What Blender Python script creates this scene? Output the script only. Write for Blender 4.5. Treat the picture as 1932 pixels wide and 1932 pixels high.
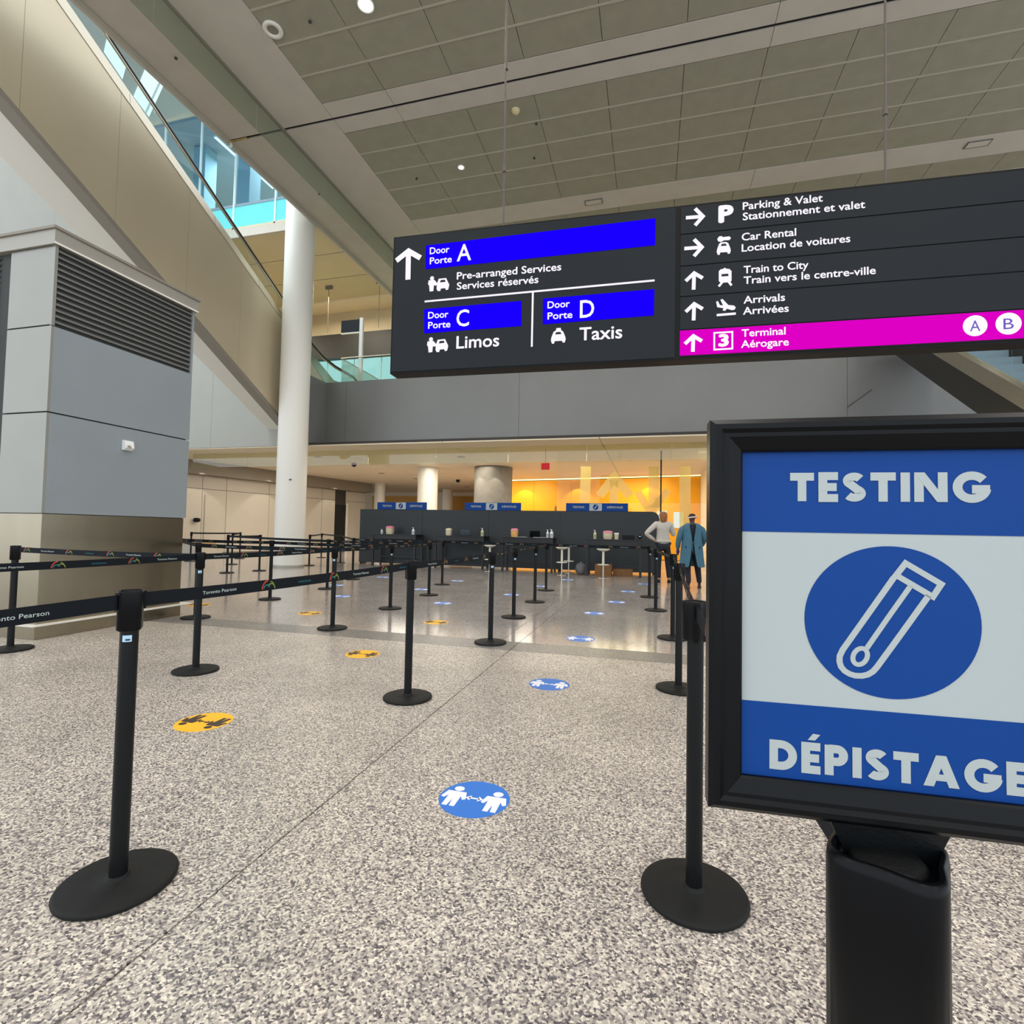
import bpy, bmesh, math, random
from math import sin, cos, pi, radians, atan2, hypot
from mathutils import Vector, Matrix
random.seed(7)
for o in list(bpy.data.objects): bpy.data.objects.remove(o, do_unlink=True)
SC = bpy.context.scene
COL = SC.collection

# ------------------------------------------------------------------ camera
# world frame: +X runs across the hall, +Y down its length, Z up, metres
EYE = Vector((0, 0, 1.23)); F = 980.0; CX = CY = 966.0
PITCH, ROLL, YAW = radians(2.15), radians(1.12), radians(15.0)
def ray(px, py):
    dx, dy = (px-CX)/F, (py-CY)/F
    c, s = cos(ROLL), sin(ROLL)
    X = c*dx+s*dy; Z = -(-s*dx+c*dy)
    cp, sp = cos(PITCH), sin(PITCH)
    x, y, z = X, cp-Z*sp, sp+Z*cp
    c, s = cos(YAW), sin(YAW)
    return Vector((x*c-y*s, x*s+y*c, z))
def onz(px, py, z=0.0): d = ray(px, py); return EYE+d*((z-EYE.z)/d.z)
def ony(px, py, y): d = ray(px, py); return EYE+d*(y/d.y)
def onx(px, py, x): d = ray(px, py); return EYE+d*(x/d.x)
cam_d = bpy.data.cameras.new('camera'); cam = bpy.data.objects.new('camera', cam_d); COL.objects.link(cam)
f0 = ray(CX, CY); rt = ray(CX+F, CY)-f0; up = -(ray(CX, CY+F)-f0)
m3 = Matrix((rt.normalized(), up.normalized(), -f0.normalized())).transposed()
cam.matrix_world = Matrix.Translation(EYE) @ m3.to_4x4()
cam_d.sensor_fit = 'HORIZONTAL'; cam_d.sensor_width = 36.0; cam_d.lens = 36.0*F/1932.0
cam_d.clip_start = 0.03; cam_d.clip_end = 300
SC.camera = cam

# ------------------------------------------------------------------ world, exposure, large lights
SC.view_settings.view_transform = 'Standard'; SC.view_settings.look = 'None'
SC.view_settings.exposure = 0.0; SC.view_settings.gamma = 1.0
SC.view_settings.use_curve_mapping = False
W = bpy.data.worlds.new('sky'); SC.world = W; W.use_nodes = True
bg = W.node_tree.nodes['Background']; bg.inputs[0].default_value = (0.86, 0.93, 1.0, 1); bg.inputs[1].default_value = 1.9
def area(name, loc, sx, sy, power, color=(1, 1, 1), rot=(0, 0, 0), spread=180):
    l = bpy.data.lights.new(name, 'AREA'); l.shape = 'RECTANGLE'; l.size = sx; l.size_y = sy
    l.energy = power; l.color = color; l.spread = radians(spread)
    o = bpy.data.objects.new(name, l); o.location = loc; o.rotation_euler = rot; COL.objects.link(o); return o
def spot(name, loc, power, ang, color=(1, .9, .75), rot=(0, 0, 0), blend=.25, r=.05):
    l = bpy.data.lights.new(name, 'SPOT'); l.energy = power; l.spot_size = radians(ang); l.color = color
    l.spot_blend = blend; l.shadow_soft_size = r
    o = bpy.data.objects.new(name, l); o.location = loc; o.rotation_euler = rot; COL.objects.link(o); return o
WARM = (1.0, .90, .76); NEUT = (1.0, .96, .90); COOL = (.82, .95, 1.0)
# unseen fill lamps added under the hall ceiling, over and behind the viewer
for x in (-5, 1, 7):
    for y in (-3.5, 2.5): area('hall_fill', (x, y, 10.8), 1.6, 1.6, 130, NEUT)
# spots added under the ceiling, without fittings, to brighten the far floor
for x in (-5, 1.4, 7.8):
    for y in (8.25, 12.75, 17.2): spot('hall_fill_spot', (x, y, 10.9), 420, 140, NEUT, blend=.6, r=.45)
# luminaires under the mezzanine
for x, y in ((-15, 20), (-12, 25), (-8, 19.5), (-3, 19.5), (-7, 25), (-1, 24), (3, 19)):
    area('soffit_luminaire', (x, y, 4.0), 3.0, 3.0, 190, (1.0, .92, .78))
# luminaires over the mezzanine floor
for x in (-19, -14, -8, 0): area('mezzanine_luminaire', (x, 19.5, 11.6), 2.0, 2.0, 330, (1.0, .88, .68))
# daylight falling through the rooflights beside the hall
area('rooflight_daylight', (-14.5, 9.5, 14.6), 3.5, 7.0, 750, COOL)
area('upper_room_fill', (-18, 20, 17.0), 7, 4, 1500, (.80, .95, 1.0))  # added fill lamp that brightens the upper room and its cyan panes

# ------------------------------------------------------------------ materials
def srgb(r, g, b):
    f = lambda c: (c/255/12.92) if c/255 <= .04045 else ((c/255+.055)/1.055)**2.4
    return (f(r), f(g), f(b), 1)
def mat(name, col, rough=.5, metal=0, spec=.5, noise=0, nscale=8, bump=0, bscale=60, emit=None, estr=0, coat=0, stretch=None):
    m = bpy.data.materials.new(name); m.use_nodes = True; nt = m.node_tree; b = nt.nodes['Principled BSDF']
    c = col if len(col) == 4 else srgb(*col)
    b.inputs['Base Color'].default_value = c; b.inputs['Roughness'].default_value = rough
    b.inputs['Metallic'].default_value = metal; b.inputs['Specular IOR Level'].default_value = spec
    if coat: b.inputs['Coat Weight'].default_value = coat; b.inputs['Coat Roughness'].default_value = .1
    if emit: b.inputs['Emission Color'].default_value = emit if len(emit) == 4 else srgb(*emit); b.inputs['Emission Strength'].default_value = estr
    tc = nt.nodes.new('ShaderNodeTexCoord'); src = tc.outputs['Object']
    if stretch:
        mp = nt.nodes.new('ShaderNodeMapping'); mp.inputs['Scale'].default_value = stretch
        nt.links.new(src, mp.inputs[0]); src = mp.outputs[0]
    if noise:
        n = nt.nodes.new('ShaderNodeTexNoise'); n.inputs['Scale'].default_value = nscale; n.inputs['Detail'].default_value = 4
        nt.links.new(src, n.inputs['Vector'])
        r = nt.nodes.new('ShaderNodeValToRGB'); r.color_ramp.elements[0].position = .35; r.color_ramp.elements[1].position = .65
        r.color_ramp.elements[0].color = tuple(x*(1-noise) for x in c[:3])+(1,)
        r.color_ramp.elements[1].color = tuple(min(1, x*(1+noise)) for x in c[:3])+(1,)
        nt.links.new(n.outputs['Fac'], r.inputs[0]); nt.links.new(r.outputs[0], b.inputs['Base Color'])
    if bump:
        n = nt.nodes.new('ShaderNodeTexNoise'); n.inputs['Scale'].default_value = bscale
        nt.links.new(src, n.inputs['Vector'])
        bp = nt.nodes.new('ShaderNodeBump'); bp.inputs['Strength'].default_value = bump; bp.inputs['Distance'].default_value = .01
        nt.links.new(n.outputs['Fac'], bp.inputs['Height']); nt.links.new(bp.outputs[0], b.inputs['Normal'])
    return m
def glass(name, tint, refl=1.0, rough=.02, body=None, bodyw=0.0):
    m = bpy.data.materials.new(name); m.use_nodes = True; nt = m.node_tree; nt.nodes.clear()
    out = nt.nodes.new('ShaderNodeOutputMaterial'); tr = nt.nodes.new('ShaderNodeBsdfTransparent'); tr.inputs[0].default_value = srgb(*tint)
    gl = nt.nodes.new('ShaderNodeBsdfGlossy'); gl.inputs['Roughness'].default_value = rough
    fr = nt.nodes.new('ShaderNodeFresnel'); fr.inputs['IOR'].default_value = 1.5
    mu = nt.nodes.new('ShaderNodeMath'); mu.operation = 'MULTIPLY'; mu.inputs[1].default_value = refl; mu.use_clamp = True
    mx = nt.nodes.new('ShaderNodeMixShader'); geo = nt.nodes.new('ShaderNodeNewGeometry'); inv = nt.nodes.new('ShaderNodeMath'); inv.operation = 'SUBTRACT'; inv.inputs[0].default_value = 1.0
    nt.links.new(geo.outputs['Backfacing'], inv.inputs[1]); m0 = nt.nodes.new('ShaderNodeMath'); m0.operation = 'MULTIPLY'
    nt.links.new(fr.outputs[0], m0.inputs[0]); nt.links.new(inv.outputs[0], m0.inputs[1])
    nt.links.new(m0.outputs[0], mu.inputs[0]); nt.links.new(mu.outputs[0], mx.inputs[0])
    last = tr.outputs[0]
    if body:
        df = nt.nodes.new('ShaderNodeBsdfDiffuse'); df.inputs[0].default_value = srgb(*body)
        tl = nt.nodes.new('ShaderNodeBsdfTranslucent'); tl.inputs[0].default_value = srgb(*body)
        ad = nt.nodes.new('ShaderNodeMixShader'); ad.inputs[0].default_value = .5
        nt.links.new(df.outputs[0], ad.inputs[1]); nt.links.new(tl.outputs[0], ad.inputs[2])
        m2 = nt.nodes.new('ShaderNodeMixShader'); m2.inputs[0].default_value = bodyw
        nt.links.new(last, m2.inputs[1]); nt.links.new(ad.outputs[0], m2.inputs[2]); last = m2.outputs[0]
    nt.links.new(last, mx.inputs[1]); nt.links.new(gl.outputs[0], mx.inputs[2]); nt.links.new(mx.outputs[0], out.inputs[0])
    return m
def emis(name, col, s):
    m = bpy.data.materials.new(name); m.use_nodes = True; nt = m.node_tree; nt.nodes.clear()
    out = nt.nodes.new('ShaderNodeOutputMaterial'); e = nt.nodes.new('ShaderNodeEmission')
    e.inputs[0].default_value = srgb(*col); e.inputs[1].default_value = s; nt.links.new(e.outputs[0], out.inputs[0]); return m
def granite(name, cols, scale, rough, spec, seed=0.0, mottling=.12):
    m = bpy.data.materials.new(name); m.use_nodes = True; nt = m.node_tree; b = nt.nodes['Principled BSDF']; L = nt.links.new
    tc = nt.nodes.new('ShaderNodeTexCoord'); mp = nt.nodes.new('ShaderNodeMapping'); mp.inputs['Location'].default_value = (seed, seed*2, 0)
    L(tc.outputs['Object'], mp.inputs[0])
    ds = nt.nodes.new('ShaderNodeTexNoise'); ds.inputs['Scale'].default_value = scale*1.3; ds.inputs['Detail'].default_value = 2
    L(mp.outputs[0], ds.inputs['Vector'])
    ml = nt.nodes.new('ShaderNodeVectorMath'); ml.operation = 'SCALE'; ml.inputs['Scale'].default_value = .9/scale
    L(ds.outputs['Color'], ml.inputs[0])
    ad = nt.nodes.new('ShaderNodeVectorMath'); ad.operation = 'ADD'; L(mp.outputs[0], ad.inputs[0]); L(ml.outputs[0], ad.inputs[1])
    v = nt.nodes.new('ShaderNodeTexVoronoi'); v.inputs['Scale'].default_value = scale; L(ad.outputs[0], v.inputs['Vector'])
    sp = nt.nodes.new('ShaderNodeSeparateColor'); L(v.outputs['Color'], sp.inputs[0])
    cr = nt.nodes.new('ShaderNodeValToRGB'); cr.color_ramp.interpolation = 'LINEAR'
    e = cr.color_ramp.elements; n = len(cols)
    e[0].position = cols[0][0]; e[0].color = srgb(*cols[0][1]); e[1].position = cols[-1][0]; e[1].color = srgb(*cols[-1][1])
    for p, c in cols[1:-1]: k = e.new(p); k.color = srgb(*c)
    L(sp.outputs[0], cr.inputs[0])
    big = nt.nodes.new('ShaderNodeTexNoise'); big.inputs['Scale'].default_value = 1.6; big.inputs['Detail'].default_value = 5; L(mp.outputs[0], big.inputs['Vector'])
    mr = nt.nodes.new('ShaderNodeMapRange'); mr.inputs['From Min'].default_value = .3; mr.inputs['From Max'].default_value = .7
    mr.inputs['To Min'].default_value = 1-mottling; mr.inputs['To Max'].default_value = 1+mottling; L(big.outputs['Fac'], mr.inputs[0])
    mx = nt.nodes.new('ShaderNodeVectorMath'); mx.operation = 'SCALE'; L(cr.outputs[0], mx.inputs[0]); L(mr.outputs[0], mx.inputs['Scale'])
    L(mx.outputs[0], b.inputs['Base Color']); b.inputs['Roughness'].default_value = rough; b.inputs['Specular IOR Level'].default_value = spec
    return m
M = {}
M['floor_near'] = granite('flamed_granite', [(0, (70, 64, 66)), (.18, (112, 104, 104)), (.4, (160, 150, 142)), (.7, (196, 185, 171)), (1, (234, 223, 205))], 150, .34, .4)
M['floor_far'] = granite('polished_granite', [(0, (120, 113, 110)), (.3, (150, 142, 137)), (.7, (170, 162, 155)), (1, (196, 187, 178))], 120, .13, .5, 3, .10)
M['floor_strip'] = granite('grey_granite', [(0, (96, 93, 90)), (.5, (122, 118, 114)), (1, (146, 142, 137))], 90, .3, .4, 5)
M['joint'] = mat('joint', (62, 58, 55), .9)
M['ceil_panel'] = mat('ceiling_metal_mesh', (150, 146, 128), .6, 0, .3, .04, 3)
M['ceil_ridge'] = mat('ceiling_ridge', (172, 167, 150), .5)
M['ceil_border'] = mat('ceiling_plaster', (190, 182, 170), .8, 0, .2, .03, 2)
M['dark_gap'] = mat('dark_gap', (22, 20, 20), .9)
M['ceil_back'] = mat('ceiling_backing', (92, 88, 76), .9)
M['cable'] = mat('dark_cable', (84, 76, 70), .5)
M['brass'] = mat('warm_metal', (205, 180, 130), .3, 1)
M['white_wall'] = mat('white_panel', (158, 156, 147), .55, 0, .3, .02, 1)
M['stringer'] = mat('champagne_metal', (202, 188, 160), .36, .4, .5, .03, .6)
M['steel'] = mat('brushed_steel', (196, 186, 166), .28, 1, .5, .05, 5, 0, 60, stretch=(1, 1, 14))
M['soffit'] = mat('pale_soffit', (224, 220, 208), .6)
M['band'] = mat('grey_fascia', (124, 124, 122), .42, .2, .4, .03, .7)
M['rubber'] = mat('black_rubber', (30, 27, 27), .4)
M['kiosk'] = mat('grey_blue_panel', (143, 150, 154), .4, .15, .4, .015, 3)
M['kiosk_side'] = mat('warm_grey_panel', (146, 145, 138), .3, .35, .4, .015, 3)
M['kiosk_trim'] = mat('grey_trim', (156, 152, 142), .45, .2)
M['louvre'] = mat('louvre_slat', (112, 112, 108), .45, .3)
M['louvre_dark'] = mat('louvre_dark', (58, 60, 59), .8)
M['kiosk_steel'] = mat('stainless_base', (158, 149, 129), .26, 1, .5, .06, 2.5, stretch=(1, 1, .15))
M['black'] = mat('black_powder_coat', (12, 15, 17), .42, 0, .24, 0, 0, .06, 400)
M['black_rough'] = mat('black_rubber_coat', (25, 25, 24), .6, 0, .22, 0, 0, .15, 300)
M['black_gloss'] = mat('black_plastic', (9, 11, 14), .34, 0, .16)
M['belt'] = mat('belt_webbing', (17, 22, 28), .75, 0, .2, 0, 0, .1, 500)
M['print_white'] = mat('print_white', (190, 205, 200), .6)
M['print_teal'] = mat('print_teal', (22, 112, 122), .6)
M['print_red'] = mat('print_red', (176, 58, 40), .6)
M['print_green'] = mat('print_green', (120, 140, 50), .6)
M['tag'] = mat('tag_sticker', (176, 214, 236), .4)
M['tag_ink'] = mat('tag_ink', (30, 40, 60), .4)
M['st_blue'] = mat('sticker_blue', (52, 118, 206), .45, 0, .3)
M['st_white'] = mat('sticker_white', (240, 238, 240), .5, 0, .3)
M['st_yellow'] = mat('sticker_yellow', (250, 186, 40), .45, 0, .3)
M['st_dark'] = mat('sticker_dark', (66, 54, 44), .5, 0, .3)
M['sign_face'] = mat('sign_face', (30, 34, 38), .45, 0, .15)
M['sign_edge'] = mat('sign_edge', (22, 21, 21), .4, 0, .12)
M['e_white'] = emis('backlit_white', (250, 246, 255), 1.05)
M['e_blue'] = emis('backlit_blue', (25, 0, 255), 1.0)
M['e_magenta'] = emis('backlit_magenta', (222, 0, 196), 1.0)
M['e_violet'] = emis('backlit_violet', (110, 90, 190), 1.0)
M['art_blue'] = mat('print_blue', (12, 62, 134), .45, 0, .15)
M['art_white'] = mat('print_pale', (172, 180, 180), .45, 0, .3)
M['partition'] = mat('charcoal_partition', (44, 49, 52), .5, 0, .4, .04, 2)
M['table'] = mat('black_table', (22, 24, 27), .45)
M['stool'] = mat('white_stool', (222, 218, 200), .4)
M['chrome'] = mat('chrome', (200, 198, 190), .15, 1)
M['column'] = mat('white_column', (226, 222, 212), .4, 0, .4)
M['concrete'] = mat('grey_concrete', (128, 124, 116), .8, 0, .2, .07, 4)
M['gold'] = mat('gold_wall', (236, 164, 4), .5, 0, .4, .04, .8)
M['bronze'] = mat('bronze_panel', (176, 124, 38), .35, .3)
M['lower_ceiling'] = mat('pale_ceiling', (228, 214, 188), .6)
M['beige'] = mat('beige_ceiling', (200, 184, 150), .6, 0, .3, .03, 1)
M['grey_wall'] = mat('far_wall', (190, 182, 168), .6, 0, .3, .02, 1)
M['grey_bulk'] = mat('grey_bulkhead', (132, 125, 112), .6)
M['dark_bulk'] = mat('dark_bulkhead', (40, 40, 39), .5, 0, .3)
M['glass_green'] = glass('green_glass', (236, 241, 234), 1.2, .03, (150, 156, 142), .22)
M['glass_baffle'] = glass('baffle_glass', (240, 243, 228), 2.0, .03, (200, 196, 170), .08)
M['glass_clear'] = glass('clear_glass', (245, 250, 249), 1.0)
M['glass_screen'] = glass('screen_glass', (250, 250, 244), 1.0)
M['glass_cyan'] = glass('cyan_glass', (190, 236, 238), .6, .05, (150, 232, 236), .7)
M['glass_room'] = glass('tinted_glass', (224, 238, 246), .7)
M['frosted'] = glass('frosted_film', (250, 246, 215), .3, .3, (240, 228, 180), .42)
M['mullion'] = mat('white_mullion', (214, 236, 238), .4)
M['room_wall'] = mat('blue_grey_wall', (132, 150, 164), .6)
M['room_fin'] = mat('pale_blue_fin', (150, 178, 186), .6)
M['void_ceiling'] = mat('sage_ceiling', (168, 178, 176), .6)
M['e_lamp'] = emis('lamp_glow', (255, 244, 226), 14)
M['e_small'] = emis('small_lamp_glow', (250, 252, 255), 3.5)
M['e_line'] = emis('line_lamp_glow', (246, 252, 255), 1.6)
M['e_sky'] = emis('rooflight_glow', (214, 246, 255), 1.25)
M['e_cove'] = emis('cove_glow', (255, 232, 165), 2.6)
M['e_window'] = emis('daylit_pane', (240, 244, 238), 1.0)
M['e_cyan'] = emis('daylit_cyan_glass', (176, 232, 228), .95)
M['exit_red'] = emis('exit_red', (196, 52, 56), .9)
M['ivory'] = mat('ivory_plastic', (196, 184, 140), .5)
M['white_plastic'] = mat('white_plastic', (226, 228, 226), .35)
M['label_green'] = mat('label_green', (150, 170, 110), .5)
M['pink'] = mat('pink_lid', (214, 130, 146), .5)
M['cream'] = mat('cream_tub', (208, 196, 164), .5)
M['orange_label'] = mat('orange_label', (222, 168, 96), .5)
M['card'] = mat('cardboard', (128, 92, 60), .8, 0, .2, .08, 10)
M['bag'] = mat('grey_bin_bag', (104, 102, 104), .35, 0, .4, .1, 12, .5, 30)
M['skin_light'] = mat('skin_light', (206, 160, 132), .5)
M['skin_dark'] = mat('skin_dark', (72, 46, 36), .5)
M['hair_red'] = mat('auburn_hair', (150, 92, 50), .55, 0, .4, .25, 30)
M['hair_black'] = mat('black_hair', (22, 16, 18), .6)
M['sweater'] = mat('white_knit', (196, 190, 180), .85, 0, .1, .03, 20, .15, 80)
M['navy'] = mat('dark_trousers', (26, 28, 40), .8)
M['gown'] = mat('blue_gown', (66, 108, 128), .65, 0, .3, .06, 8, .2, 25)
M['glove'] = mat('blue_glove', (24, 34, 140), .5)
M['shoe_brown'] = mat('brown_shoe', (66, 34, 26), .5)
M['headband'] = mat('headband', (214, 190, 188), .6)
M['screen'] = mat('laptop_shell', (70, 82, 90), .35)
M['e_blue_dot'] = emis('blue_indicator', (150, 190, 240), 1.3)
M['wood'] = mat('pale_wood', (170, 140, 100), .5)

# ------------------------------------------------------------------ mesh helpers
def tag(o, label=None, cat=None, group=None, kind=None):
    if label: o['label'] = label
    if cat: o['category'] = cat
    if group: o['group'] = group
    if kind: o['kind'] = kind
    return o
def thing(name, loc, label, cat, group=None):
    o = bpy.data.objects.new(name, None); o.empty_display_size = .1; o.location = loc; COL.objects.link(o)
    return tag(o, label, cat, group)
def wloc(p):
    v = Vector((0, 0, 0))
    while p is not None: v = v+p.location; p = p.parent
    return v
class MB:
    def __init__(s): s.v = []; s.f = []; s.mi = []; s.m = 0; s.sm = []; s.smooth = False
    def add(s, vs, fs):
        n = len(s.v); s.v += [Vector(p) for p in vs]
        for f in fs: s.f.append([i+n for i in f]); s.mi.append(s.m); s.sm.append(s.smooth)
        return s
    def box(s, x0, x1, y0, y1, z0, z1):
        return s.add([(x0, y0, z0), (x1, y0, z0), (x1, y1, z0), (x0, y1, z0), (x0, y0, z1), (x1, y0, z1), (x1, y1, z1), (x0, y1, z1)],
                     [(0, 3, 2, 1), (4, 5, 6, 7), (0, 1, 5, 4), (1, 2, 6, 5), (2, 3, 7, 6), (3, 0, 4, 7)])
    def prism(s, pts, d):   # pts: planar polygon of 3-D points, d: extrusion vector
        n = len(pts); d = Vector(d); P = [Vector(p) for p in pts]
        nrm = Vector((0, 0, 0))
        for i in range(n): nrm += P[i].cross(P[(i+1) % n])
        if nrm.dot(d) > 0: P = P[::-1]
        return s.add(P+[p+d for p in P], [list(range(n)), list(range(2*n-1, n-1, -1))]+[(i, n+i, n+(i+1) % n, (i+1) % n) for i in range(n)])
    def bar(s, a, b, w, h=None, up=(0, 0, 1)):
        a, b = Vector(a), Vector(b); h = h or w; d = (b-a).normalized(); up = Vector(up)
        sd = d.cross(up); sd = sd.normalized() if sd.length > 1e-5 else Vector((1, 0, 0)); u = sd.cross(d).normalized()
        c = [sd*w/2+u*h/2, -sd*w/2+u*h/2, -sd*w/2-u*h/2, sd*w/2-u*h/2]
        return s.add([a+q for q in c]+[b+q for q in c], [(0, 1, 2, 3), (7, 6, 5, 4), (0, 4, 5, 1), (1, 5, 6, 2), (2, 6, 7, 3), (3, 7, 4, 0)])
    def tube(s, pts, r, n=12, cap=True):
        pts = [Vector(p) for p in pts]; sm = s.smooth; s.smooth = True; rings = []
        rs = r if isinstance(r, (list, tuple)) else [r]*len(pts)
        prev = None
        for i, p in enumerate(pts):
            d = (pts[min(i+1, len(pts)-1)]-pts[max(i-1, 0)]).normalized()
            a = prev if prev is not None else (Vector((0, 0, 1)) if abs(d.z) < .9 else Vector((1, 0, 0)))
            u = (a-d*a.dot(d)).normalized(); w = d.cross(u); prev = u
            rings.append([p+(u*cos(t)+w*sin(t))*rs[i] for t in [2*pi*k/n for k in range(n)]])
        vs = [q for R in rings for q in R]; fs = []
        for i in range(len(pts)-1):
            for k in range(n): fs.append((i*n+k, i*n+(k+1) % n, (i+1)*n+(k+1) % n, (i+1)*n+k))
        s.add(vs, fs); s.smooth = False
        if cap: s.add(rings[0], [list(range(n))[::-1]]); s.add(rings[-1], [list(range(n))])
        s.smooth = sm; return s
    def lathe(s, prof, c=(0, 0, 0), n=32, sq=None):   # prof [(r,z)] bottom to top
        c = Vector(c); sm = s.smooth; s.smooth = True; vs = []; fs = []
        for r, z in prof:
            for k in range(n):
                t = 2*pi*k/n; rr = r*(sq(t) if sq else 1); vs.append(c+Vector((rr*cos(t), rr*sin(t), z)))
        for i in range(len(prof)-1):
            for k in range(n): fs.append((i*n+k, i*n+(k+1) % n, (i+1)*n+(k+1) % n, (i+1)*n+k))
        s.add(vs, fs); s.smooth = False
        if prof[0] == prof[-1]: s.smooth = sm; return s
        if prof[0][0] > 1e-4: s.add(vs[:n], [list(range(n))[::-1]])
        if prof[-1][0] > 1e-4: s.add(vs[-n:], [list(range(n))])
        s.smooth = sm; return s
    def disc(s, c, r, z0, z1, n=48): return s.lathe([(r, z0), (r, z1)], c, n)
    def build(s, name, mats, parent=None, label=None, cat=None, group=None, kind=None, origin=None, bevel=0):
        mats = mats if isinstance(mats, (list, tuple)) else [mats]
        me = bpy.data.meshes.new(name)
        o0 = wloc(parent) if parent is not None else Vector((0, 0, 0))
        if origin is None:
            if parent is None and s.v:
                lo = Vector([min(v[i] for v in s.v) for i in range(3)]); hi = Vector([max(v[i] for v in s.v) for i in range(3)])
                org = Vector(((lo.x+hi.x)/2, (lo.y+hi.y)/2, lo.z))
            else: org = o0
        else: org = Vector(origin)
        me.from_pydata([v-org for v in s.v], [], s.f)
        for m in mats: me.materials.append(M[m] if isinstance(m, str) else m)
        for p, i, sm in zip(me.polygons, s.mi, s.sm): p.material_index = min(i, len(mats)-1); p.use_smooth = sm
        if bevel:
            bm = bmesh.new(); bm.from_mesh(me); bmesh.ops.remove_doubles(bm, verts=bm.verts, dist=1e-5)
            es = [e for e in bm.edges if len(e.link_faces) == 2 and e.calc_face_angle(0) > radians(30)]
            bmesh.ops.bevel(bm, geom=es, offset=bevel, segments=2, profile=.6, affect='EDGES', clamp_overlap=True); bm.to_mesh(me); bm.free()
        me.update()
        o = bpy.data.objects.new(name, me); COL.objects.link(o)
        if parent is not None: o.parent = parent; o.location = org-o0
        else: o.location = org
        return tag(o, label, cat, group, kind)
def Bx(*a): return MB().box(*a)
def copy_tree(o, parent=None):
    c = o.copy(); COL.objects.link(c); c.parent = parent
    for ch in [k for k in bpy.data.objects if k.parent == o]: copy_tree(ch, c)
    return c
def kids(o): return [k for k in bpy.data.objects if k.parent == o]

# planar frames for print: origin, right, up, normal
class Plane:
    def __init__(s, o, r, u): s.o = Vector(o); s.r = Vector(r).normalized(); s.u = Vector(u).normalized(); s.n = s.r.cross(s.u).normalized()
    def pt(s, u, v, d=0): return s.o+s.r*u+s.u*v+s.n*d
    def px(s, x, y):
        d = ray(x, y); t = (s.o-EYE).dot(s.n)/d.dot(s.n); q = EYE+d*t-s.o
        return (q.dot(s.r), q.dot(s.u))
    def poly(s, mb, pts, d, th): return mb.prism([s.pt(u, v, d) for u, v in pts], s.n*th)
    def stroke(s, mb, pts, w, d, th, closed=False, cap=0):
        P = [Vector(p) for p in pts]; n = len(P)
        if not closed and cap:
            P[0] = P[0]+(P[0]-P[1]).normalized()*cap; P[-1] = P[-1]+(P[-1]-P[-2]).normalized()*cap
        L = []; R = []
        for i in range(n):
            a = P[(i-1) % n] if (closed or i > 0) else None; b = P[(i+1) % n] if (closed or i < n-1) else None
            d1 = (P[i]-a).normalized() if a is not None else None; d2 = (b-P[i]).normalized() if b is not None else None
            if d1 is None: t = d2; k = 1
            elif d2 is None: t = d1; k = 1
            else:
                t = d1+d2
                t = t.normalized() if t.length > 1e-6 else d1
                k = 1/max(.35, t.dot(d1))
            nn = Vector((-t.y, t.x))*w/2*k; L.append(P[i]+nn); R.append(P[i]-nn)
        m = n if closed else n-1
        for i in range(m):
            j = (i+1) % n; s.poly(mb, [L[i], L[j], R[j], R[i]], d, th)
        return mb
_tc = {}
def text_mesh(st, off=0.0, font=None):
    k = (st, off)
    if k in _tc: return _tc[k]
    c = bpy.data.curves.new('t', 'FONT'); c.body = st; c.size = 1; c.offset = off; c.resolution_u = 3; c.fill_mode = 'FRONT'
    o = bpy.data.objects.new('t', c); COL.objects.link(o)
    dg = bpy.context.evaluated_depsgraph_get(); me = bpy.data.meshes.new_from_object(o.evaluated_get(dg))
    vs = [v.co.copy() for v in me.vertices]; fs = [list(p.vertices) for p in me.polygons]
    bpy.data.objects.remove(o); bpy.data.curves.remove(c); bpy.data.meshes.remove(me)
    x0 = min(v.x for v in vs); x1 = max(v.x for v in vs)
    _tc[k] = (vs, fs, x0, x1); return _tc[k]
CAP = [None]
def cap_h():
    if CAP[0] is None: CAP[0] = max(v.y for v in text_mesh('H')[0])
    return CAP[0]
def put_text(mb, pl, st, u0, v0, width, cap, d, off=0.0):
    vs, fs, x0, x1 = text_mesh(st, 0.0); ch = cap_h(); e = max(0, off); sx = width/(x1-x0+2*e); sy = cap/(ch+2*e)
    for k_, (ex, ey) in enumerate([(0, 0)]+([(e*cos(a*pi/4), e*sin(a*pi/4)) for a in range(8)] if e else [])):
        mb.add([pl.pt(u0+(v.x-x0+e+ex)*sx, v0+(v.y+e+ey)*sy, d+k_*.00002) for v in vs], fs)

# =================================================================== SETTING
ZC = 11.0
# floor: sub-base with slabs laid on it, open joints between
fl = MB().box(-45, 16, -9, 40, -.08, -.03).build('floor', 'joint', kind='structure', origin=(0, 0, 0))
g = .004
xs_near = [(-20, -6.2), (-6.2, -1.4), (-1.4, 3.4), (3.4, 14)]
for x0, x1 in xs_near:
    for y0, y1 in ((-8, -2), (-2, 5.25)): Bx(x0+g, x1-g, y0+g, y1-g, -.03, 0).build('floor_slab', 'floor_near', fl)
for x0, x1 in ((-20, -6.2), (-6.2, -1.4), (-1.4, 3.4), (3.4, 14)):
    Bx(x0+g, x1-g, 5.25+g, 5.66-g, -.03, 0).build('threshold_slab', 'floor_strip', fl)
for x0, x1 in ((-20, -1.62), (-1.62, -1.4), (-1.4, 14)):
    Bx(x0+g*.7, x1-g*.7, 5.66+g, 10-.001, -.03, 0).build('floor_slab', 'floor_far', fl)
Bx(-45, 14, 10+.001, 40, -.03, 0).build('floor_slab', 'floor_far', fl)
Bx(-45, -20.004, -8, 10, -.03, 0).build('floor_slab', 'floor_far', fl)

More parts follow.
